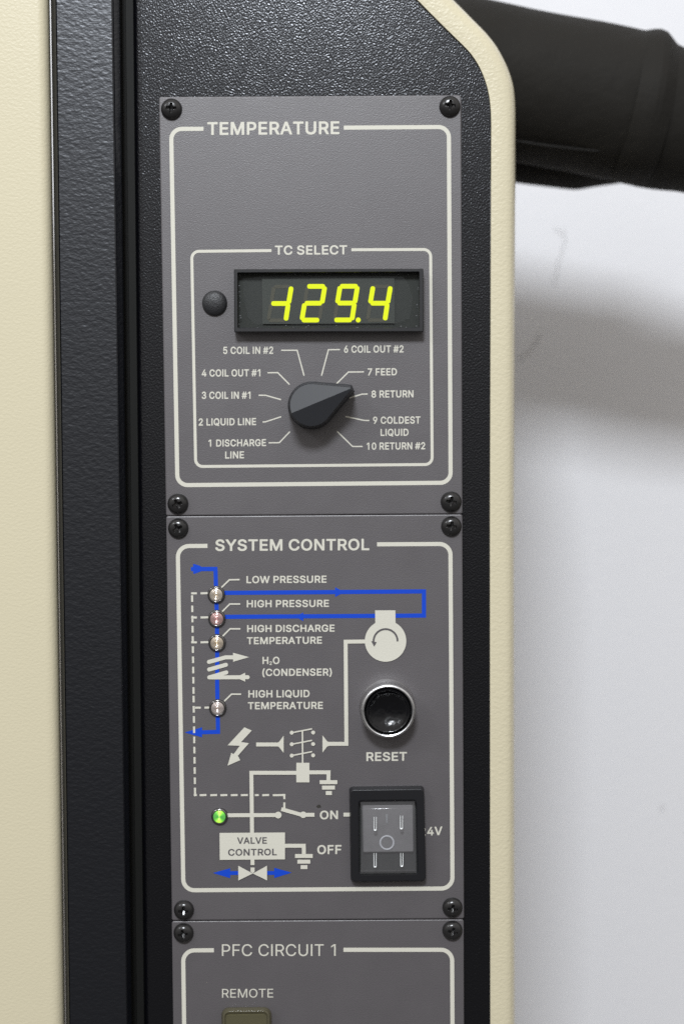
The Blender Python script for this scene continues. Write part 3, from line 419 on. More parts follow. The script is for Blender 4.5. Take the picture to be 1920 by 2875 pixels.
'8':[941,[[(418,-6),(515,-8),(581,0),(656,22),(731,61),(746,72),(802,128),(842,204),(850,255),(847,349),(826,403),(791,457),(768,483),(744,505),(714,523),(763,573),(806,660),(815,744),(806,798),(795,827),(767,878),(725,925),(656,969),(566,1002),(487,1010),(381,1003),(306,980),(222,932),(172,878),(140,820),(131,794),(124,744),(131,664),(136,646),(175,573),(227,523),(200,506),(151,461),(120,418),(97,360),(88,309),(88,265),(101,197),(140,124),(186,77),(283,22),(357,0)],[(444,167),(377,181),(342,199),(320,218),(296,258),(293,294),(297,327),(313,356),(332,378),(385,411),(444,427),(522,422),(554,411),(593,390),(626,356),(642,323),(646,284),(641,255),(613,213),(597,199),(562,181),(495,166)],[(456,601),(405,612),(375,628),(355,646),(333,682),(328,736),(337,765),(348,784),(389,817),(436,832),(471,836),(507,832),(550,817),(573,802),(594,780),(611,736),(607,686),(579,642),(542,616),(507,604)]]],
'9':[941,[[(273,5),(428,3),(452,14),(732,399),(799,519),(814,566),(827,631),(823,736),(810,784),(779,852),(733,910),(681,950),(640,973),(573,998),(483,1010),(389,1003),(365,998),(275,962),(220,923),(165,861),(120,769),(112,704),(112,646),(120,584),(156,501),(204,441),(267,398),(350,366),(462,352),(437,312),(254,70),(245,52),(246,30),(255,14)],[(460,518),(428,522),(408,529),(357,562),(337,588),(317,631),(312,689),(317,718),(333,758),(357,789),(393,817),(432,832),(471,836),(507,832),(546,817),(589,781),(606,758),(622,722),(627,649),(606,591),(573,553),(522,525)]]],
'#':[915,[[(139,5),(255,3),(284,19),(293,37),(332,255),(491,256),(496,255),(497,244),(461,59),(462,30),(474,12),(495,3),(613,3),(630,12),(641,30),(683,255),(801,256),(826,269),(834,284),(850,370),(850,392),(842,410),(817,423),(719,423),(713,428),(738,573),(860,575),(880,583),(893,602),(906,675),(905,715),(892,734),(872,742),(769,744),(803,932),(802,968),(790,987),(770,995),(660,995),(636,984),(623,957),(583,744),(424,742),(420,744),(418,755),(454,943),(453,968),(441,986),(420,995),(302,995),(285,986),(274,968),(232,744),(114,742),(89,729),(76,693),(65,624),(65,602),(74,586),(94,576),(201,573),(202,559),(183,447),(177,425),(173,423),(55,423),(34,414),(21,392),(6,287),(16,268),(35,257),(146,255),(112,63),(113,30),(122,14)],[(361,424),(389,574),(554,573),(526,424)]]],
'(':[587,[[(359,-169),(495,-171),(516,-162),(528,-140),(527,-122),(439,66),(403,164),(379,258),(363,367),(367,505),(379,584),(403,689),(447,823),(478,903),(528,1008),(527,1026),(520,1041),(495,1053),(365,1053),(341,1041),(282,936),(242,845),(199,704),(183,635),(167,537),(163,486),(167,312),(171,269),(203,131),(258,-10),(333,-148),(344,-162)]]],
')':[587,[[(88,-169),(224,-171),(248,-159),(331,-6),(374,102),(418,284),(418,323),(426,381),(422,526),(406,628),(386,715),(351,827),(307,932),(248,1037),(220,1053),(94,1053),(71,1042),(61,1023),(65,990),(111,899),(154,787),(182,700),(210,573),(226,428),(222,341),(210,265),(190,182),(150,70),(115,-14),(61,-122),(62,-144),(69,-159)]]],
' ':[369,[]]}}

HP = 0.0016                                      # front of the plates
INK = HP + 0.00004
def text(body, parent, pl, pr, cap, weight='bold', m=None, h=INK, label=None, sub=None):
    """One line of print; pl, pr: baseline pixel at its left and right end, cap: capital height in pixels."""
    G = GLYPHS[weight]; items = []; x = 0
    for i, ch in enumerate(body):
        adv, loops = G[ch]
        s, dy = (0.5, -120) if sub == i else (1, 0)
        if loops: items.append([[(x + px * s, py * s + dy) for px, py in lp] for lp in loops])
        x += adv * s
    xs = [p[0] for it in items for lp in it for p in lp]
    x0, x1 = min(xs), max(xs)
    g = Geo()
    for it in items:
        loops = []
        for lp in it:
            l2 = []
            for px, py in lp:
                u = (px - x0) / (x1 - x0)
                l2.append((pl[0] + u * (pr[0] - pl[0]), pl[1] + u * (pr[1] - pl[1]) - py / 1000 * cap))
            loops.append(l2)
        g.flat(loops, h)
    o = g.build('lettering', m or ink, parent, recalc=False)
    return tag(o, label)

# ------------------------------------------------------------------ wall and pipes behind
YW = 0.275
g = Geo()
wc = [(-2600, -1900), (5200, -1900), (5200, 5200), (-2600, 5200)]
front = [at(x, y, -YW) for x, y in wc]; back = [v + Vector((0, 0.1, 0)) for v in front]
g.rings([back, front], cap0=True, cap1=True)
wall = tag(g.build('wall', wall_mat), 'plain white wall behind the cabinet and the black pipe', 'wall')
g = Geo()
random.seed(4)
def wobble(pts, a):
    return [(x + random.uniform(-a, a), y + random.uniform(-a, a)) for x, y in pts]
def resample(pts, n):
    out = []
    for i in range(len(pts) - 1):
        for k in range(n):
            t = k / n; out.append((pts[i][0] + t * (pts[i + 1][0] - pts[i][0]), pts[i][1] + t * (pts[i + 1][1] - pts[i][1])))
    return out + [pts[-1]]
g.strip(wobble(resample([c17(330, 1160), c17(335, 1240), c17(300, 1330), c17(280, 1450)], 5), 1.5), 7, -YW + 0.0006)
g.strip(wobble(resample([c17(280, 1150), c17(320, 1185)], 4), 1), 8, -YW + 0.0008)
g.strip(wobble(resample([c17(210, 1690), c17(165, 1770), c17(95, 1830)], 4), 1.5), 11, -YW + 0.0006)
g.disc((1858, 2270), 7, -YW + 0.0006, 12)
g.build('scuff_mark', scuff, wall, recalc=False)

def tube(name, path, mats, parent, n=56, lump=0.0, seed=0, cap=True, axis=None):
    """Loft of circles; path items: (world point, radius)."""
    rings = []
    for i, (p, r) in enumerate(path):
        a = path[max(0, i - 1)][0]; b = path[min(len(path) - 1, i + 1)][0]
        d = Vector(axis).normalized() if axis else (b - a).normalized(); u = d.cross(Vector((0, 1, 0))).normalized(); w = d.cross(u)
        rg = []
        for j in range(n):
            t = 2 * math.pi * j / n
            v = u * math.cos(t) + w * math.sin(t)
            k = 1 + lump * noise.noise((p + v * r) * 38 + Vector((seed, 0, 0)))
            rg.append(p + v * r * k)
        rings.append(rg)
    g = Geo().rings(rings, cap0=cap, cap1=cap)
    return g.build(name, mats, parent, smooth=50)

YP = 0.11
kp = (DIST + YP) / FPX
def ppath(pts, n=14, yd=YP, dy=0.0):
    out = []
    for i in range(len(pts) - 1):
        for k in range(n):
            t = k / n; t = t
            x, y, r = [pts[i][q] + t * (pts[i + 1][q] - pts[i][q]) for q in range(3)]
            out.append((at(x, y, -yd - dy), r * (DIST + yd + dy) / FPX))
    x, y, r = pts[-1]
    out.append((at(x, y, -yd - dy), r * (DIST + yd + dy) / FPX))
    return out
pipe = empty('insulated_pipe', at(1800, 305, -YP))
tag(pipe, 'thick black foam insulated pipe with a taped joint crossing the white wall', 'pipe')
tube('foam_sleeve', ppath([(1080, 162, 202), (1450, 236, 203), (1735, 292, 204), (1790, 303, 203)]), rubber, pipe, lump=0.02, seed=1)
tube('foam_sleeve', ppath([(1830, 320, 198), (1880, 337, 190), (1940, 346, 186), (2400, 440, 184)]), rubber, pipe, lump=0.03, seed=7, axis=(1, 0, -0.2))
tube('tape_band', ppath([(1748, 296, 203), (1765, 299, 206), (1782, 300, 210), (1800, 302, 212), (1816, 307, 210), (1832, 318, 203), (1846, 327, 196)], n=5), rubber, pipe, lump=0.06, seed=3, axis=(1, 0, -0.2))
seam = [(at(x, y, -YP + 0.0178), r * kp) for x, y, r in ((1340, 372, 2.4), (1450, 394, 2.6), (1540, 408, 3), (1650, 420, 2.6), (1765, 428, 2.2))]
tube('seam', seam, tape_mat, pipe, n=10, lump=0.1, seed=5)
low = tag(tube('thin_pipe', ppath([(1050, 372, 94), (1350, 400, 96), (1500, 419, 97), (1620, 433, 96), (1700, 430, 86), (1800, 415, 84)], dy=0.03), rubber, None, lump=0.04, seed=11),
          'thinner black pipe tucked under the thick insulated pipe', 'pipe')

# ------------------------------------------------------------------ cabinet
YT, YB = -520, 3600                              # upper and lower end of the cabinet front, in pixels
def lin(x0, x1, y):                               # a straight upright known at y = 0 and y = 2875
    return x0 + (x1 - x0) * y / 2875.0
def upright(name, prof, mats, parent=None, smooth=35, depth=None):
    """Extrusion between YT and YB; prof: (x at top, x at bottom, height)."""
    secs = []
    n = 24
    for i in range(n + 1):
        y = YT + (YB - YT) * i / n
        secs.append([at(lin(a, b, y), y, h) for a, b, h in prof])
    return Geo().rings(secs, cap0=True, cap1=True).build(name, mats, parent, smooth=smooth)
mm = 0.001
# cream panel at the far left
prof = [(-1500, -1500, -60 * mm), (-1500, -1500, 3 * mm), (100, 138, 3 * mm), (108, 147, 2.9 * mm), (117, 157, 2.6 * mm), (125, 166, 1.9 * mm), (132, 174, 0.9 * mm), (137, 179.5, -0.6 * mm), (139, 182.5, -3 * mm), (139, 182.5, -60 * mm)]
door = tag(upright('metal_sheet', prof, cream, smooth=60), 'cream textured sheet metal panel with a rounded edge at the far left', 'panel')
# black upright
rail = empty('cabinet_rail', at(250, 1437, -20 * mm))
tag(rail, 'black leathery painted upright between the cream panel and the control panels', 'rail')
prof = [(143, 186, -40 * mm), (143, 186, 0.6 * mm), (146, 188.5, 1.3 * mm), (152, 192.5, 2.6 * mm), (156, 195, 3.1 * mm), (157.5, 196.2, 2.7 * mm), (159.5, 197.8, 3.1 * mm),
        (312, 354, 3.1 * mm), (316, 357, 2.8 * mm), (319, 360, 2.1 * mm), (334, 366, 0.9 * mm), (336, 368.5, 0.5 * mm), (337.5, 370, -0.4 * mm), (337.5, 370, -40 * mm)]
upright('upright_bar', prof, rail_black, rail, smooth=30)
prof = [(337, 369, -30 * mm), (337, 369, -7 * mm), (352, 384, -7 * mm), (353, 385, -5.5 * mm), (378, 412, -5.5 * mm), (378, 412, -30 * mm)]
upright('seal_strip', prof, groove_black, rail, smooth=20)

cab = empty('equipment_cabinet', at(900, 3500, -30 * mm))
tag(cab, 'black textured cabinet front with a slanted corner and a cream rounded rim', 'cabinet')
inner = [(155, 0), (300, 148), (450, 298), (600, 447), (750, 592), (860, 705), (940, 812), (1010, 930), (1070, 1068), (1115, 1210), (1145, 1360), (1161, 1520), (1167, 1700)]
outer = [(650, 0), (800, 150), (950, 302), (1100, 455), (1230, 620), (1320, 775), (1390, 920), (1440, 1060), (1475, 1200), (1494, 1380), (1500, 1560), (1500, 1760), (1499, 1900)]
inner = [qr(*p) for p in inner]; outer = [qr(*p) for p in outer]
def smooth_path(pts, n=4):
    out = []
    for i in range(len(pts) - 1):
        p0 = Vector(pts[max(0, i - 1)]); p1 = Vector(pts[i]); p2 = Vector(pts[i + 1]); p3 = Vector(pts[min(len(pts) - 1, i + 2)])
        for k in range(n):
            t = k / n
            q = 0.5 * ((2 * p1) + (p2 - p0) * t + (2 * p0 - 5 * p1 + 4 * p2 - p3) * t * t + (3 * p1 - p0 - 3 * p2 + p3) * t ** 3)
            out.append((q.x, q.y))
    return out + [pts[-1]]
inner = [(inner[0][0] + YT * 0.985 , YT)] + smooth_path(inner) + [(1374.6, 1450), (1376, 2875), (1377, YB)]
outer = [(outer[0][0] + YT * 0.97 + 8, YT - 20)] + smooth_path(outer) + [(1442.5, 1450), (1444.5, 2875), (1446, YB)]
assert len(inner) == len(outer)
# fascia: closed outline, left edge rounded back
fl = [(lin(373, 404, y), y) for y in (YB, 2875, 2000, 1000, 0, YT)]
fr = [(x - 1.2, y) for x, y in inner]
outl = fl + fr
g = Geo()
nl = len(fl)
def fascia_ring(h, dx):
    return [at(x + (dx if i < nl else 0), y, h) for i, (x, y) in enumerate(outl)]
g.rings([fascia_ring(-60 * mm, 0), fascia_ring(-3.2 * mm, 0), fascia_ring(-1.6 * mm, 3), fascia_ring(-0.7 * mm, 8), fascia_ring(-0.15 * mm, 15), fascia_ring(0, 24)], cap0=True, cap1=True)
g.build('fascia', fascia_black, cab, smooth=50)
# rim: cross-section carried along inner -> outer
secs = []
for (xi, yi), (xo, yo) in zip(inner, outer):
    s = []
    for t, h in ((0, -60 * mm), (0, 0.5 * mm), (0.03, 0.8 * mm), (0.3, 0.95 * mm), (0.62, 0.9 * mm), (0.78, 0.6 * mm), (0.88, -0.1 * mm), (0.945, -1.2 * mm), (0.985, -2.7 * mm), (1.0, -5 * mm), (1.0, -110 * mm)):
        s.append(at(xi + (xo - xi) * t, yi + (yo - yi) * t, h))
    secs.append(s)
Geo().rings(secs, cap0=True, cap1=True).build('rim', cream_rim, cab, smooth=50)

# ------------------------------------------------------------------ shared parts
def screw_mesh():
    Rr, H = 3.5 * mm, 2.15 * mm
    nr, na = 44, 128
    def height(r, a):
        t = r / Rr
        z = H * max(0.0, 1 - t ** 3.3) ** 0.62
        x, y = r * math.cos(a), r * math.sin(a)
        m, n_ = max(abs(x), abs(y)), min(abs(x), abs(y))
        halfw = 0.47 * mm + 0.34 * mm * max(0, 1 - m / (0.9 * mm))
        arm = 1.72 * mm
        e = min((halfw - n_) / (0.16 * mm), (arm - m) / (0.22 * mm))
        e = max(0.0, min(1.0, e)); e = e * e * (3 - 2 * e)
        deep = (1.75 - 0.62 * m / mm) * mm
        return z - e * max(deep, 0.35 * mm)
    rings = []
    for i in range(nr + 1):
        r = Rr * (i / nr)
        rings.append([Vector((max(r, 1e-6) * math.cos(2 * math.pi * j / na), -height(r, 2 * math.pi * j / na), max(r, 1e-6) * math.sin(2 * math.pi * j / na))) for j in range(na)])
    rings.append([Vector((v.x * 0.99, 0.0008, v.z * 0.99)) for v in rings[-1]])
    rings = rings[::-1]
    g = Geo().rings(rings, cap1=True)
    me = bpy.data.meshes.new('screw'); me.from_pydata(g.v, [], g.f); me.materials.append(screw_black)
    bm = bmesh.new(); bm.from_mesh(me); bmesh.ops.remove_doubles(bm, verts=bm.verts, dist=1e-6)
    bmesh.ops.recalc_face_normals(bm, faces=bm.faces); bm.to_mesh(me); bm.free()
    for p in me.polygons: p.use_smooth = True
    me.set_sharp_from_angle(angle=R(50))
    return me
SCREW = screw_mesh()
def screw(parent, x, y, rot, k=1.0):
    o = link('screw', SCREW, parent, at(x, y, HP))
    o.rotation_euler = (R(random.uniform(-2.0, 2.0)), R(rot), R(random.uniform(-2.0, 2.0)))
    o.scale = (k, k, k)
    return o

def round_edge(o, h, r, n=6, shift=0.0):
    """Rings of a quarter-round edge of radius r below height h, along outline o."""
    return [ring(o, h - r * (1 - math.sin(a)), shift + r / PX * (1 - math.cos(a)) + 1e-4) for a in [math.pi / 2 * k / n for k in range(n + 1)]]
def plate(parent, corners, radii, name='face_plate'):
    o = round_poly(corners, radii, 5)
    g = Geo().rings([ring(o, 0.02 * mm)] + [ring(o, HP - 0.45 * mm), ring(o, HP - 0.22 * mm, 0.25), ring(o, HP - 0.11 * mm, 0.9), ring(o, HP, 3.2)], cap0=True, cap1=True)
    return g.build(name, plate_grey, parent, smooth=10)

def border(parent, pts, r, w):
    return Geo().strip(fillet_path(pts, r), w, INK).build('border_line', ink, parent, recalc=False)

PANELS = 'grey printed control panels stacked on the black cabinet front'

# ================================================================== TEMPERATURE panel
tp = tag(empty('control_panel', at(870, 1445, 0)), 'top grey control panel titled TEMPERATURE with a lit yellow readout and a pointer knob', 'control panel', PANELS)
pl = plate(tp, [(446.4, 271), (1294.6, 266), (1298, 1442.6), (466.3, 1448.0)], [7, 9, 6, 6])
border(pl, [q1(1030, 316), q1(318, 319), q3(456, 957), q4(822, 903), q5(783, 275), t1(1443, 132)], 29, 11.6)
border(pl, [c3(596, 109), c3(206, 113), q3(858, 546), q4(416, 501), c3(1374, 103.5), c3(987, 105)], 20, 8.2)
text('TEMPERATURE', pl, t1(78, 207), t1(1400, 198), 131 * .28061)
text('TC SELECT', pl, c3(613, 130), c3(966, 128), 45.5 * .57398, 'bold')
for s, a, b, cp in (('5 COIL IN #2', (480, 210), (1362, 207), 130), ('4 COIL OUT #1', (103, 609), (1135, 605), 128), ('3 COIL IN #1', (103, 1002), (962, 1000), 129),
                    ('2 LIQUID LINE', (48, 1473), (1060, 1464), 128), ('1 DISCHARGE', (222, 1844), (1235, 1834), 126), ('LINE', (515, 2054), (848, 2050), 127)):
    text(s, pl, t4(*a), t4(*b), cp * .15944, 'bold')
for s, a, b, cp in (('6 COIL OUT #2', (143, 168), (1080, 164), 115), ('7 FEED', (515, 526), (975, 523), 114), ('8 RETURN', (575, 875), (1235, 870), 114),
                    ('9 COLDEST', (600, 1287), (1345, 1282), 114), ('LIQUID', (718, 1478), (1158, 1475), 113), ('10 RETURN #2', (500, 1695), (1420, 1688), 114)):
    text(s, pl, t5(*a), t5(*b), cp * .17857, 'bold')
g = Geo(); hh = INK
for pts in ([(567, 84), (655, 84), (693, 224)], [(890, 80), (827, 81), (789, 224)], [(492, 208), (548, 207), (613, 273)], [(1022, 203), (937, 204), (872, 268)],
            [(443, 332), (481, 332), (566, 356)], [(1043, 325), (1011, 326), (942, 347)], [(465, 479), (482, 478), (567, 450)], [(1052, 471), (1022, 470), (920, 449)],
            [(498, 594), (557, 593), (615, 532)], [(1015, 614), (960, 614), (875, 531)]):
    g.strip([c4(*p) for p in pts], 3.6, INK)
g.build('dial_mark', ink, pl, recalc=False)
for x, y, r in ((481.8, 305.3, 3), (1262.4, 298, 8), (499.6, 1414.7, -22), (1265.9, 1408.6, 8)):
    screw(tp, x, y, r)

# black plug left of the display
prof = [(4.12 * mm, 0), (4.12 * mm, 0.35 * mm)] + [(4.12 * mm * math.cos(t * math.pi / 2 / 14) ** 0.9, 0.35 * mm + 1.75 * mm * math.sin(t * math.pi / 2 / 14)) for t in range(1, 14)] + [(1e-5, 2.1 * mm)]
tag(lathe('hole_plug', prof, plug_mat, tp, at(602.8, 850.5, HP), smooth=60), 'round black dimpled plug')

# display
HB = HP + 4.6 * mm
ob = round_poly([c10(44, 66), c10(1484, 62), c10(1486, 545), c10(46, 548)], 3, 3)
ib = round_poly([c10(75, 96), c10(1450, 89), c10(1448, 511), c10(76, 512)], 2, 3)
g = Geo().rings([ring(ob, HP - 0.2 * mm, 2.5), ring(ob, HP + 0.6 * mm, 2.5), ring(ob, HB - 0.35 * mm, 0.5), ring(ob, HB, 3), ring(ib, HB, -2.0), ring(ib, HB - 0.3 * mm), ring(ib, HP + 1.1 * mm)])
disp = tag(g.build('display', plastic, tp, smooth=30), 'black framed readout glowing yellow with 129.4')
Geo().flat([inset(ib, -3)], HP + 1.2 * mm).build('display_back', mat('display board', (0.012, 0.012, 0.013), 0.5), disp, recalc=False)
Geo().flat([[c10(258, 140), c10(1262, 134), c10(1266, 478), c10(262, 484)]], HP + 1.9 * mm).build('digit_backing', mat('digit face', (0.034, 0.035, 0.034), 0.5, bumps=((2500, 0.00004, 0.4, 2, ONE, 'noise'),)), disp, recalc=False)
lit = emit('lit segment', (0.91, 1.0, 0.0), 1.06, (0.004, 0.004, 0.0))
ghost = mat('unlit segment', (0.075, 0.066, 0.052), 0.4)
HS = HP + 1.98 * mm
def seg(g, a, b, w, mi, h=HS, end=8):
    a, b = Vector(a), Vector(b); d = (b - a).normalized(); n_ = Vector((-d.y, d.x))
    hw = w / 2
    pts = []
    for e, sg in ((a, -1), (b, 1)):
        for k in range(7):
            t = -math.pi / 2 + math.pi * k / 6
            v = e + d * sg * (-end + hw * 0.95 * max(0.0, math.cos(t)) ** 0.8) + n_ * (hw * math.sin(t)) * sg
            pts.append((v.x, v.y))
    g.flat([[c10(*p) for p in pts]], h, mi)
def digit(tr, lits, dot=None):
    """tr: centre of the upper right segment's top end; cell of slanted seven segments."""
    x, y = tr
    w, hgt, sl = 132, 128, 0.165
    P = lambda u, v: (x - u - sl * v, y + v)
    S = {'a': (P(w - 2, 0), P(2, 0)), 'b': (P(0, 3), P(0, hgt - 2)), 'c': (P(2, hgt + 3), P(0, 2 * hgt - 2)), 'd': (P(w - 2, 2 * hgt), P(4, 2 * hgt)),
         'e': (P(w, hgt + 4), P(w, 2 * hgt - 3)), 'f': (P(w, 3), P(w, hgt - 2)), 'g': (P(w - 4, hgt), P(4, hgt))}
    g = Geo()
    for k, (a, b) in S.items():
        on = k in lits
        seg(g, a, b, 36 if on else 27, 0 if on else 1, HS + (0.00002 if on else 0), end=13 if on else 12)
    if dot: g.disc(c10(*dot), 19 * .3699, HS + 0.00002, 20)
    return g.build('digit', [lit, ghost], disp, recalc=False)
digit((481, 200), 'bcg'); digit((735, 198), 'abged'); digit((983, 197), 'abcdfg', (988, 453)); digit((1233, 198), 'bcfg')
pane = clear('smoked window', (0.93, 0.96, 0.92), 0.04, 0.16, (0.05, 0.05, 0.05), 0.5)
Geo().flat([inset(ib, 0.3)], HP + 2.7 * mm).build('window', pane, disp, recalc=False)
film = clear('dried haze', ONE, 0.05, 0.6, (0.20, 0.21, 0.215), 0.1)
random.seed(21)
hz = [(112, 140), (300, 118), (700, 112), (1100, 116), (1330, 128), (1372, 190), (1400, 300), (1380, 440), (1260, 486), (900, 492), (500, 490), (200, 482), (150, 430), (122, 300)]
hz = wobble(resample([c10(*p) for p in hz] + [c10(112, 140)], 5)[:-1], 1.3)
Geo().flat([hz], HP + 2.72 * mm).build('window_haze', film, disp, recalc=False)
grime = mat('dried sealant', (0.16, 0.16, 0.17), 0.4)
g = Geo(); random.seed(9)
for k in range(46):                                # crumbs of sealant along the edges of the window
    e = random.random()
    if e < .45: x, y = random.uniform(90, 1440), random.choice((random.uniform(97, 112), random.uniform(494, 508)))
    elif e < .75: x, y = random.choice((random.uniform(82, 98), random.uniform(1425, 1444))), random.uniform(105, 500)
    else: x, y = random.choice(((100, 112), (1345, 512), (225, 514), (980, 512), (1440, 500))) ; x += random.uniform(-14, 14); y += random.uniform(-4, 2)
    r = random.uniform(1.5, 4.5)
    g.flat([[c10(x + r * random.uniform(.7, 2.2) * math.cos(t), y + r * .7 * math.sin(t)) for t in (0, 1.2, 2.4, 3.6, 4.9)]], HP + 2.75 * mm + k * 2e-6)
g.build('sealant', grime, disp, recalc=False)

# pointer knob
kc = c11(651, 614); sc = .19133
ang0 = math.atan2(-(375 - 614), 1240 - 651)         # direction of the pointer, y up
def teardrop(rad, tip, tipw, n=56):
    """Outline in pixels about the knob centre: a round back running to a blunt tip along +u."""
    b = math.acos(min(1, max(-1, (rad - tipw) / tip)))
    pts = []
    for i in range(n + 1):
        t = b + (2 * math.pi - 2 * b) * i / n
        pts.append((rad * math.cos(t), rad * math.sin(t), t))
    pts += [(tip, -tipw, None), (tip, tipw, None)]
    return pts
def kp3(u, v, h):
    ca, sa = math.cos(ang0), math.sin(ang0)
    return at(kc[0], kc[1], HP + 6 * mm) + Vector(((u * ca - v * sa) * PX, 0, (u * sa + v * ca) * PX)) * 1.0 + Vector((0, -h + 6 * mm, 0))
def knob_ring(rad, tip, tipw, h, rib=0.0, roof=None, n=168):
    rg = []
    for u, v, t in teardrop(rad, tip, tipw, n):
        k = 1.0
        if rib and t is not None and abs(t - math.pi) < 2.0:
            k = 1 + rib * (abs(math.sin((t - math.pi) * 14)) - 0.5)
        hh = h if roof is None else h + roof * (1 - abs(v) / rad)
        rg.append(kp3(u * k, v * k, hh))
    return rg
HK = 10.5 * mm
g = Geo().rings([knob_ring(64, 119, 8, 0.5 * mm), knob_ring(65.5, 123, 10, 0.8 * mm), knob_ring(66, 124, 10.5, 3.2 * mm), knob_ring(64.5, 123, 9.5, 3.6 * mm),
                 knob_ring(63.5, 122, 9, 3.7 * mm, 0.028), knob_ring(60.5, 119, 6.5, HK - 1.2 * mm, 0.028), knob_ring(59.2, 118, 5, HK - 0.5 * mm), knob_ring(57.2, 116, 2.5, HK, 0, 2.3 * mm)], cap0=True)
top = knob_ring(57.0, 116, 2.5, HK, 0, 2.3 * mm)
# two flat facets meeting along the ridge
td = teardrop(57.0, 116, 2.5, 168); b0 = len(g.v)
g.v.extend(top)
up_ = [i for i, p in enumerate(td) if p[1] >= 0]; dn_ = [i for i, p in enumerate(td) if p[1] < 0]
rb = len(g.v); g.v.append(kp3(-57.0, 0, HK + 2.3 * mm)); rt_ = len(g.v); g.v.append(kp3(116, 0, HK + 2.3 * mm))
ups = sorted(up_, key=lambda i: (td[i][0])); dns = sorted(dn_, key=lambda i: (td[i][0]))
g.f.append(tuple([rb] + [b0 + i for i in ups] + [rt_])); g.m.append(0)
g.f.append(tuple([rt_] + [b0 + i for i in dns[::-1]] + [rb])); g.m.append(0)
knob = tag(g.build('knob', knob_mat, tp, smooth=28), 'black teardrop pointer knob turned to 8 RETURN')
lathe('shaft_collar', [(5.4 * mm, -0.2 * mm), (5.4 * mm, 0.52 * mm)], plastic, knob, at(879.8, 1145.5, HP), cap=True)

# ================================================================== SYSTEM CONTROL panel
sp = tag(empty('control_panel', at(890, 2583, 0)), 'middle grey control panel titled SYSTEM CONTROL with a blue and cream flow diagram', 'control panel', PANELS)
pl = plate(sp, [(466.5, 1449.4), (1297.6, 1444.0), (1302.6, 2580.6), (482.8, 2585.8)], [6, 6, 6, 6])
border(pl, [q6(1117, 727), q6(463, 731), q7(588, 478), q8(863, 437), qb(545, 665), c5(1010, 275)], 31, 11.6)
text('SYSTEM CONTROL', pl, t2(48, 191), t2(1490, 184), 109 * .29974)
for s, a, b, cp in (('LOW PRESSURE', (62, 250), (1238, 243), 107), ('HIGH PRESSURE', (67, 605), (1272, 598), 107), ('HIGH DISCHARGE', (72, 970), (1355, 962), 106), ('TEMPERATURE', (68, 1148), (1170, 1138), 106)):
    text(s, pl, t3(*a), t3(*b), cp * .19133, 'bold')
k6 = .61224
text('H2O', pl, c5(485, 825), c5(563, 825), 34 * k6, 'bold', sub=1)
text('(CONDENSER)', pl, c5(484, 880), c5(803, 878), 33.5 * k6, 'bold')
text('HIGH LIQUID', pl, c6(420, 97), c6(701, 95), 34 * k6, 'bold')
text('TEMPERATURE', pl, c6(418, 151), c6(762, 149), 33.5 * k6, 'bold')
text('RESET', pl, c6(961, 388.5), c6(1147, 387), 41 * k6)
text('ON', pl, c6(748, 656), c6(831, 655), 40 * k6)
text('OFF', pl, c6(736, 816), c6(847, 815), 42 * k6)
text('24V', pl, c6(1206, 732), c6(1309, 728), 40 * k6)
LAY = [INK]
def up():
    LAY[0] += 3e-6
    return LAY[0]
# blue refrigerant line
g = Geo(); bw = 19 * k6
g.flat([[q6(*p) for p in ((750, 1200), (800, 1192), (800, 1130), (825, 1126), (945, 1166), (985, 1190), (1336, 1190), (1340, 1284), (985, 1284), (945, 1300), (822, 1345), (805, 1332), (805, 1286), (755, 1280))]], up())
g.strip([q6(1296, 1284), c13(245, 60), c13(262, 622), c13(266, 1150), c13(265, 1600), c13(275, 2150), c6(281.5, 254)], 11.4, up())
g.strip([c6(290.5, 254), c6(206, 256)], 11.2, up())
g.flat([[c6(*p) for p in ((128, 257), (208, 233), (208, 279))]], up())
g.strip([c5(300, 498), c5(1225, 491), c5(1225, 602), c5(300, 608)], bw, up())
for tri in ([(818, 472), (860, 494), (818, 517)], [(635, 606), (672, 588), (672, 628)]):
    g.flat([[c5(*p) for p in tri]], up())
tag(g.build('flow_line', ink_blue, pl, recalc=False), 'blue printed flow line with arrowheads')
for pts, tri in (([(427, 832), (335, 833)], [(148, 832), (338, 780), (338, 890)]), ([(743, 832), (822, 832)], [(1015, 828), (823, 775), (823, 888)])):
    g = Geo().strip([c16(*p) for p in pts], 42 * .2551, up())
    g.flat([[c16(*p) for p in tri]], up())
    g.build('flow_arrow', ink_blue, pl, recalc=False)
# dashed sensing line
g = Geo(); dw = 9.5 * k6
def dashes(a, b, on, off, start=0.0):
    a, b = Vector(a), Vector(b); L_ = (b - a).length; d = (b - a) / L_; t = start
    while t < L_:
        e = min(L_, t + on)
        if e - t > 2: g.strip([tuple(a + d * t), tuple(a + d * e)], dw, up())
        t += on + off
v0, v1 = c5(162, 496), c6(176, 550)
dashes(v0, (v0[0] + (v1[0] - v0[0]) * .5, (v0[1] + v1[1]) / 2), 18.5, 10.2, 8)
dashes((v0[0] + (v1[0] - v0[0]) * .5, (v0[1] + v1[1]) / 2 + 4), v1, 18.5, 10.2)
for y, f in ((500, c5), (611, c5), (725, c5), (143, c6)):
    x0 = 158 if f is c5 else 176
    g.strip([f(x0, y), f(x0 + 26, y)], dw, up()); g.strip([f(x0 + 43, y), f(x0 + 78, y - 1)], dw, up())
for a, b in ((170, 184), (197, 228), (245, 277), (292, 324), (340, 371), (386, 418), (450, 468), (484, 515), (532, 590)):
    g.strip([c6(a, 545), c6(b, 544)], dw, up())
g.strip([c6(585, 539), c6(585, 563)], dw, up()); g.strip([c6(585, 578), c6(585, 612)], dw, up())
tag(g.build('dashed_line', ink, pl, recalc=False), 'cream dashed printed line')
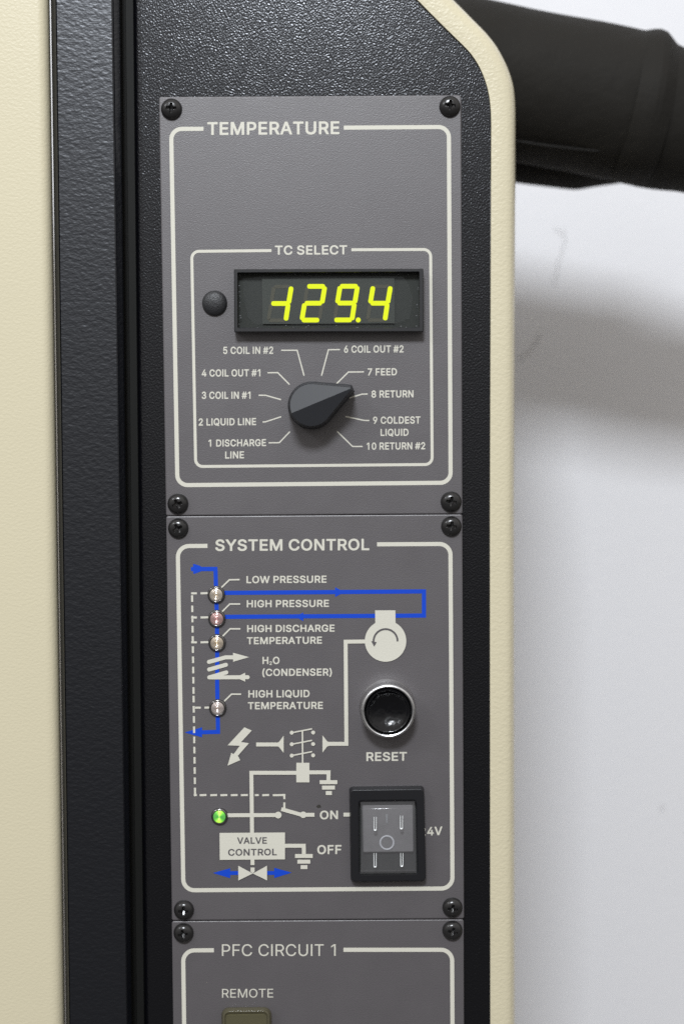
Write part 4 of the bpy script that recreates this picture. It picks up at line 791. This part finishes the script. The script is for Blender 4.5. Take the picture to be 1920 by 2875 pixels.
# cream diagram
g = Geo()
for f, pts in ((c5, [(380, 437), (333, 438), (296, 474)]), (c5, [(383, 549), (335, 549), (300, 584)]), (c5, [(384, 663), (336, 663), (300, 699)]), (c6, [(387, 81), (343, 81), (310, 113)])):
    g.strip([f(*p) for p in pts], 4.2, up())
def rstroke(f, pts, w, fw, caps=(1, 1)):
    g.strip([f(*p) for p in pts], w * fw, up())
    if caps[0]: g.disc(f(*pts[0]), w * fw / 2, up(), 24)
    if caps[1]: g.disc(f(*pts[-1]), w * fw / 2, up(), 24)
F13 = 200 / 1067
rstroke(c13, [(142, 1275), (390, 1206), (515, 1206)], 60, F13, (1, 0))
g.flat([[c13(502, 1137), c13(743, 1203), c13(505, 1272)]], up())
rstroke(c13, [(145, 1388), (396, 1318)], 60, F13)
rstroke(c13, [(402, 1432), (146, 1507)], 60, F13); rstroke(c13, [(146, 1507), (722, 1504)], 60, F13)
g.flat([[c13(545, 1506), c13(684, 1437), c13(686, 1572)]], up())
w18 = 18 * k6
g.flat([[c5(1001, 578), c5(1094, 578), c5(1095, 650), c5(1002, 650)]], up())
g.disc(c5(1049, 719), 95 * k6, up(), 72)
g.strip([c5(962, 721), c5(866, 722), c6(869.5, 309), c6(788, 309)], w18, up())
g.flat([[c6(*p) for p in ((760, 270), (782, 298), (793, 301), (793, 318), (782, 321), (760, 349))]], up())
g.strip([c6(456, 312), c6(560, 312)], w18, up())
g.flat([[c6(*p) for p in ((582, 271), (582, 351), (560, 323), (549, 320), (549, 304), (560, 301))]], up())
g.flat([[c6(*p) for p in ((402, 233), (436, 248), (387, 301), (423, 306), (372, 364), (383, 384), (325, 409), (342, 350), (352, 357), (381, 318), (325, 316))]], up())
g.strip([c6(668, 246), c6(669, 398)], 4.3, up())
for y in (258, 311, 363):
    g.disc(c6(619, y), 9 * k6, up(), 20); g.disc(c6(717, y - 1), 9 * k6, up(), 20)
    g.strip([c6(619, y), c6(712, y - 18)], 3.9, up())
g.flat([[c6(640, 396), c6(700, 396), c6(700, 486), c6(640, 486)]], up())
g.strip([c6(642, 442), c6(434, 442), c6(437, 718)], w18, up())
g.strip([c6(698, 440), c6(788, 440), c6(787, 478)], w18, up())
for a, b in (((747, 476), (828, 494)), ((758, 501), (817, 519)), ((775, 526), (803, 544)), ((634, 815), (715, 833)), ((645, 841), (704, 859)), ((660, 866), (691, 884))):
    g.flat([[c6(*a), c6(b[0], a[1]), c6(*b), c6(a[0], b[1])]], up())
g.strip([c6(322, 637), c6(560, 636)], w18, up()); g.disc(c6(557, 636), 15.5 * k6, up(), 32)
g.strip([c16(900, 128), c16(1140, 196)], 42 * .2551, up())
g.disc(c16(1142, 191), 36 * .2551, up(), 32); g.strip([c16(1142, 191), c16(1265, 191)], 43 * .2551, up())
g.strip([c6(856, 634), c6(890, 634)], w18, up())
g.flat([[c6(288, 718), c6(588, 716), c6(588, 839.5), c6(289, 842)]], up())
g.strip([c6(586, 777), c6(674, 777), c6(675, 817)], w18, up())
g.strip([c16(583, 682), c16(584, 745)], 43 * .2551, up())
g.flat([[c16(427, 752), c16(587, 838), c16(428, 915)]], up()); g.flat([[c16(743, 752), c16(744, 914), c16(587, 838)]], up())
g.flat([[c16(562, 772), c16(607, 772), c16(607, 818), c16(587, 836), c16(562, 818)]], up())
tag(g.build('circuit_diagram', ink, pl, recalc=False), 'cream printed wiring symbols')
top_ink = up() + 2e-5
text('VALVE', pl, c16(415, 512), c16(742, 510), 73 * .2551, 'bold', ink_grey, top_ink)
text('CONTROL', pl, c16(315, 643), c16(852, 638), 75 * .2551, 'bold', ink_grey, top_ink)
g = Geo()
mc = c5(1049, 719)
g.strip([(mc[0] + 55 * k6 * math.cos(R(t)), mc[1] - 55 * k6 * math.sin(R(t))) for t in range(-1, 182, 7)], 8 * k6, top_ink)
g.flat([[c5(983, 719), c5(1008, 724), c5(997, 744)]], top_ink + 3e-6)
g.build('motor_arrow', ink_grey, pl, recalc=False)
g = Geo().flat([[(895 + r * math.cos(t), 2265 + .8 * r * math.sin(t)) for t, r in zip([k * .63 for k in range(10)], (6, 8, 5, 7, 6, 8, 6, 5, 7, 6))]], INK)
g.build('stain', clear('brown stain', ONE, 0.6, 0.6, (0.04, 0.038, 0.03), 0.2), pl, recalc=False)
for x, y, r in ((500.6, 1483.4, -28), (1266.6, 1477.5, 8), (516.5, 2556, 2), (1269.7, 2549, 6)):
    screw(sp, x, y, r, 0.98)

# indicator lamps
def lens_mat(name, c0, c1, glow=None):
    m = mat(name, c0, 0.16, metal=0.75, spec=0.6)
    N, L = m.node_tree.nodes, m.node_tree.links; b = N['Principled BSDF']
    tcn = N.new('ShaderNodeTexCoord')
    ln = N.new('ShaderNodeVectorMath'); ln.operation = 'LENGTH'; L.new(tcn.outputs['Object'], ln.inputs[0])
    r = N.new('ShaderNodeValToRGB'); mrn = N.new('ShaderNodeMapRange'); mrn.inputs[2].default_value = 0.0024
    L.new(ln.outputs['Value'], mrn.inputs[0]); L.new(mrn.outputs[0], r.inputs[0])
    r.color_ramp.elements[0].color = (*c1, 1); r.color_ramp.elements[1].color = (*c0, 1)
    r.color_ramp.elements[0].position = 0.1; r.color_ramp.elements[1].position = 0.75
    L.new(r.outputs[0], b.inputs['Base Color'])
    return m
def lamp(x, y, lens, label, k=1.0):
    c = at(x, y, HP)
    bz = [(2.95, 0), (2.95, 0.35), (2.85, 0.75), (2.62, 1.02), (2.38, 1.08), (2.2, 0.95), (2.12, 0.6)]
    o = lathe('indicator_lamp', [(r * mm * k, h * mm) for r, h in bz], gunmetal, sp, c, n=56, cap=False, smooth=50)
    pr = []
    for i in range(61):
        r = 2.14 * (1 - i / 60)
        pr.append((r * mm * k, (0.62 + 0.75 * math.sqrt(max(0, 1 - (r / 2.4) ** 2)) + 0.045 * math.cos(2 * math.pi * r / 0.42)) * mm))
    l = lathe('lens', pr, lens, o, c, n=56, smooth=80)
    return tag(o, label)
amber = lens_mat('clear amber lens', (0.74, 0.66, 0.57), (0.76, 0.50, 0.18))
pink = lens_mat('clear red lens', (0.70, 0.47, 0.45), (0.70, 0.20, 0.18))
amber2 = lens_mat('warm amber lens', (0.74, 0.64, 0.52), (0.80, 0.50, 0.12))
brown = lens_mat('clear brown lens', (0.72, 0.64, 0.61), (0.62, 0.40, 0.26))
lamp(607.4, 1669.1, amber, 'unlit amber lamp beside LOW PRESSURE')
lamp(609.1, 1736.6, pink, 'unlit reddish lamp beside HIGH PRESSURE')
lamp(609.7, 1804.6, amber2, 'unlit amber lamp beside HIGH DISCHARGE TEMPERATURE')
lamp(611.5, 1987.4, brown, 'unlit clear lamp beside HIGH LIQUID TEMPERATURE')
# the lit green lamp: light streams out of it in two fans
gl = mat('lit green lens', (0.10, 0.35, 0.08), 0.18, spec=0.6)
N, L = gl.node_tree.nodes, gl.node_tree.links; b = N['Principled BSDF']
tcn = N.new('ShaderNodeTexCoord'); sep = N.new('ShaderNodeSeparateXYZ'); L.new(tcn.outputs['Object'], sep.inputs[0])
at2 = N.new('ShaderNodeMath'); at2.operation = 'ARCTAN2'; L.new(sep.outputs['Z'], at2.inputs[0]); L.new(sep.outputs['X'], at2.inputs[1])
m2 = N.new('ShaderNodeMath'); m2.operation = 'MULTIPLY_ADD'; m2.inputs[1].default_value = 2.0; m2.inputs[2].default_value = -2.9; L.new(at2.outputs[0], m2.inputs[0])
cs = N.new('ShaderNodeMath'); cs.operation = 'COSINE'; L.new(m2.outputs[0], cs.inputs[0])
cr2 = N.new('ShaderNodeValToRGB'); mr2 = N.new('ShaderNodeMapRange'); mr2.inputs[1].default_value = -1; L.new(cs.outputs[0], mr2.inputs[0]); L.new(mr2.outputs[0], cr2.inputs[0])
cr2.color_ramp.elements[0].color = (0.03, 0.16, 0.02, 1); cr2.color_ramp.elements[0].position = 0.15
cr2.color_ramp.elements[1].color = (0.62, 1.0, 0.06, 1); cr2.color_ramp.elements[1].position = 0.95
e_ = cr2.color_ramp.elements.new(0.6); e_.color = (0.14, 0.55, 0.01, 1)
L.new(cr2.outputs[0], b.inputs['Emission Color']); b.inputs['Emission Strength'].default_value = 0.95
lamp(616.6, 2291.8, gl, 'lit green lamp', 0.96)

# reset button
rc = at(1087.7, 1985.7, HP)
prof = [(9.45, -0.1), (9.45, 0.3), (9.3, 0.5), (9.05, 0.9), (8.9, 2.0), (8.85, 5.6), (8.95, 6.3), (8.9, 6.9), (8.65, 7.25), (8.3, 7.35), (7.98, 7.2), (7.82, 6.8), (7.8, 3.0)]
rs = tag(lathe('reset_button', [(r * mm, h * mm) for r, h in prof], [chrome, collar_metal], sp, rc, n=96, smooth=40, cap=False, mi=[1, 1, 1, 1, 1, 0, 0, 0, 0, 0, 0, 0]), 'black push button in a chrome ring above RESET')
prof = [(7.8, 3.2), (7.42, 3.2), (7.38, 6.1), (7.25, 6.6), (7.05, 6.75), (6.8, 6.65), (6.5, 6.3), (5.8, 5.6), (4.7, 4.9), (3.4, 4.4), (1.9, 4.1), (0, 4.0)]
lathe('button_cap', [(r * mm, h * mm) for r, h in prof], gloss_black, rs, rc, n=96, smooth=50)

# rocker switch
HR = HP + 3.4 * mm
ob = round_poly([c15(103, 152), c15(1203, 139), c15(1226, 1548), c15(126, 1562)], [11, 11, 12, 14], 6)
fb = round_poly([c15(128, 205), c15(1196, 192), c15(1226, 1536), c15(142, 1548)], [9, 9, 10, 12], 6)
op = round_poly([c15(246, 366), c15(1086, 356), c15(1106, 1436), c15(258, 1446)], [8, 8, 8, 10], 6)
g = Geo().rings([ring(ob, HP - 0.2 * mm, 1), ring(ob, HP + 0.5 * mm), ring(ob, HP + 1.6 * mm, 1.5), *round_edge(fb, HR, 0.4 * mm, 6, -1.2), ring(fb, HR, 3.2),
                 ring(op, HR, -4), ring(op, HR, -3), ring(op, HR - 0.3 * mm), ring(op, HR - 0.6 * mm), ring(op, HP + 0.3 * mm)])
rk = tag(g.build('rocker_switch', switch_black, sp, smooth=40), 'black framed rocker switch with a clear cap set to ON')
Geo().flat([inset(op, -4)], HP + 0.35 * mm).build('switch_floor', dark_void, rk, recalc=False)
bl = round_poly([c15(300, 430), c15(1040, 422), c15(1050, 1112), c15(310, 1120)], 4, 4)
g = Geo().rings([ring(bl, HP + 0.4 * mm), ring(bl, HP + 1.5 * mm), ring(bl, HP + 1.7 * mm, 2)], cap1=True)
g.build('lamp_block', mat('frosted block', (0.225, 0.218, 0.226), 0.5, mottle=(400, 0.15, 3)), rk, smooth=30)
g = Geo(); oc = c15(660, 980); rr = []
for a_, hh in ((112, 1.72), (108, 1.95), (98, 2.05), (88, 1.95), (84, 1.72)):
    rr.append([at(oc[0] + a_ * sc * math.cos(6.28318 * i / 48), oc[1] + a_ * sc * math.sin(6.28318 * i / 48), HP + hh * mm) for i in range(48)])
g.rings(rr).build('off_mark', mat('white mark', (0.66, 0.67, 0.72), 0.5), rk, smooth=60)
Geo().flat([[c15(640, 560), c15(672, 560), c15(664, 690), c15(648, 690)]], HP + 1.74 * mm).build('on_mark', mat('pale mark', (0.34, 0.35, 0.37), 0.5), rk, recalc=False)
# clear cap: upper lip tilted back, crown, lower end standing out
cap_mat = clear('clear plastic cap', (0.93, 0.93, 0.93), 0.26, 0.13, (0.20, 0.194, 0.20), 0.7)
cp = [(262, 378, 1072, 368), (266, 390, 1074, 380), (273, 474, 1078, 458), (274, 484, 1079, 468), (276, 494, 1080, 478), (276, 900, 1088, 890), (272, 1300, 1094, 1290), (266, 1405, 1096, 1398), (266, 1432, 1096, 1424)]
hs = [2.9, 3.5, 3.72, 3.845, 3.95, 4.05, 4.75, 4.9, 4.4]
cr_rows = []
for (xa, ya, xb, yb), h in zip(cp, hs):
    row = [(xa, ya, h - 2.2), (xa, ya, h - 0.5), (xa + 10, ya, h - 0.12), (xa + 26, ya, h)]
    row += [(xb - 26, yb, h), (xb - 10, yb, h - 0.12), (xb, yb, h - 0.5), (xb, yb, h - 2.2)]
    cr_rows.append([at(*c15(x, y), HP + hv * mm) for x, y, hv in row])
g = Geo().rings(cr_rows, closed=False)
g.rings([cr_rows[0], [v + Vector((0, 2.4 * mm, 0)) for v in cr_rows[0]]], closed=False)
g.rings([cr_rows[-1], [v + Vector((0, 3.6 * mm, 0)) for v in cr_rows[-1]]], closed=False)
capo = g.build('rocker', cap_mat, rk, smooth=35)
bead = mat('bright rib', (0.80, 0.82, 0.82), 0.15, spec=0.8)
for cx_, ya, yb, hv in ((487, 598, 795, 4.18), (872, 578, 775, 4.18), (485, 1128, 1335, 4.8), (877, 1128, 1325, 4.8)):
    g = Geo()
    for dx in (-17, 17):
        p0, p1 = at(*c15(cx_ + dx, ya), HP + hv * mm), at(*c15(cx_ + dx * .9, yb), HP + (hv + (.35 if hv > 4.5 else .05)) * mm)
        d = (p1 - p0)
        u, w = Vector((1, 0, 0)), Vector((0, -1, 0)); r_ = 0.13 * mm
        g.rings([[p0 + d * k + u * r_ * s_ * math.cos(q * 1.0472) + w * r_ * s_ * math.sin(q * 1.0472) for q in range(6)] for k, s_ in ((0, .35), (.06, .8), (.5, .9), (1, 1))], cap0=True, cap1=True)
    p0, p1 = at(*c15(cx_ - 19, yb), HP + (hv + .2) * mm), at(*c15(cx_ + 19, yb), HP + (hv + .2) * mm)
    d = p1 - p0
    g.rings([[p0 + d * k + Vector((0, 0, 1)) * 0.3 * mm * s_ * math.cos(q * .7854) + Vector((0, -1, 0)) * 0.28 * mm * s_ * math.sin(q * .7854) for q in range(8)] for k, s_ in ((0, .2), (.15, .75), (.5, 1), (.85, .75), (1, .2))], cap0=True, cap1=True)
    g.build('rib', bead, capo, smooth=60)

# ================================================================== PFC CIRCUIT panel
pp = tag(empty('control_panel', at(890, 3380, 0)), 'bottom grey control panel titled PFC CIRCUIT 1 with an olive lamp under REMOTE', 'control panel', PANELS)
pl = plate(pp, [(482.4, 2587.3), (1301.5, 2582.2), (1304, 3378), (493, 3384)], [6, 6, 6, 6])
border(pl, [c7(262, 440), c7(121, 441), (523, 3300), (1272, 3296), c7(1354, 438), c7(856, 438)], 31, 11.6)
text('PFC CIRCUIT 1', pl, t6(95, 271), t6(1412, 270), 136 * .24235, 'regular')
text('REMOTE', pl, t6(97, 754), t6(690, 752), 101 * .24235, 'regular')
for x, y, r in ((515.5, 2620.5, -8), (1269.7, 2613.5, 14)):
    screw(pp, x, y, r, 0.98)
olive = clear('olive plastic', (0.74, 0.71, 0.52), 0.42, 0.15, (0.185, 0.17, 0.11), 0.7)
olive_in = mat('olive inside', (0.115, 0.11, 0.08), 0.5, mottle=(300, 0.3, 3))
lo_ = round_poly([t6(88, 868), t6(668, 862), t6(676, 1750), t6(96, 1756)], [22, 22, 14, 14], 8)
l2 = round_poly([t6(104, 908), t6(648, 900), t6(654, 1740), t6(110, 1746)], [18, 18, 12, 12], 8)
g = Geo().rings([ring(lo_, HP - 0.1 * mm), ring(lo_, HP + 0.5 * mm), ring(lo_, HP + 2.4 * mm, 2), *round_edge(l2, HP + 3.9 * mm, 0.35 * mm, 6), ring(l2, HP + 3.9 * mm, 4), ring(l2, HP + 3.75 * mm, 5.5), ring(l2, HP + 3.0 * mm, 8), ring(l2, HP + 2.9 * mm, 14)], cap1=True)
lp = tag(g.build('remote_lamp', olive, pp, smooth=45), 'olive translucent lamp cap under REMOTE')
Geo().rings([ring(l2, HP + 0.2 * mm, 8), ring(l2, HP + 1.6 * mm, 10), ring(l2, HP + 1.8 * mm, 13)], cap1=True).build('lamp_body', olive_in, lp, smooth=30)
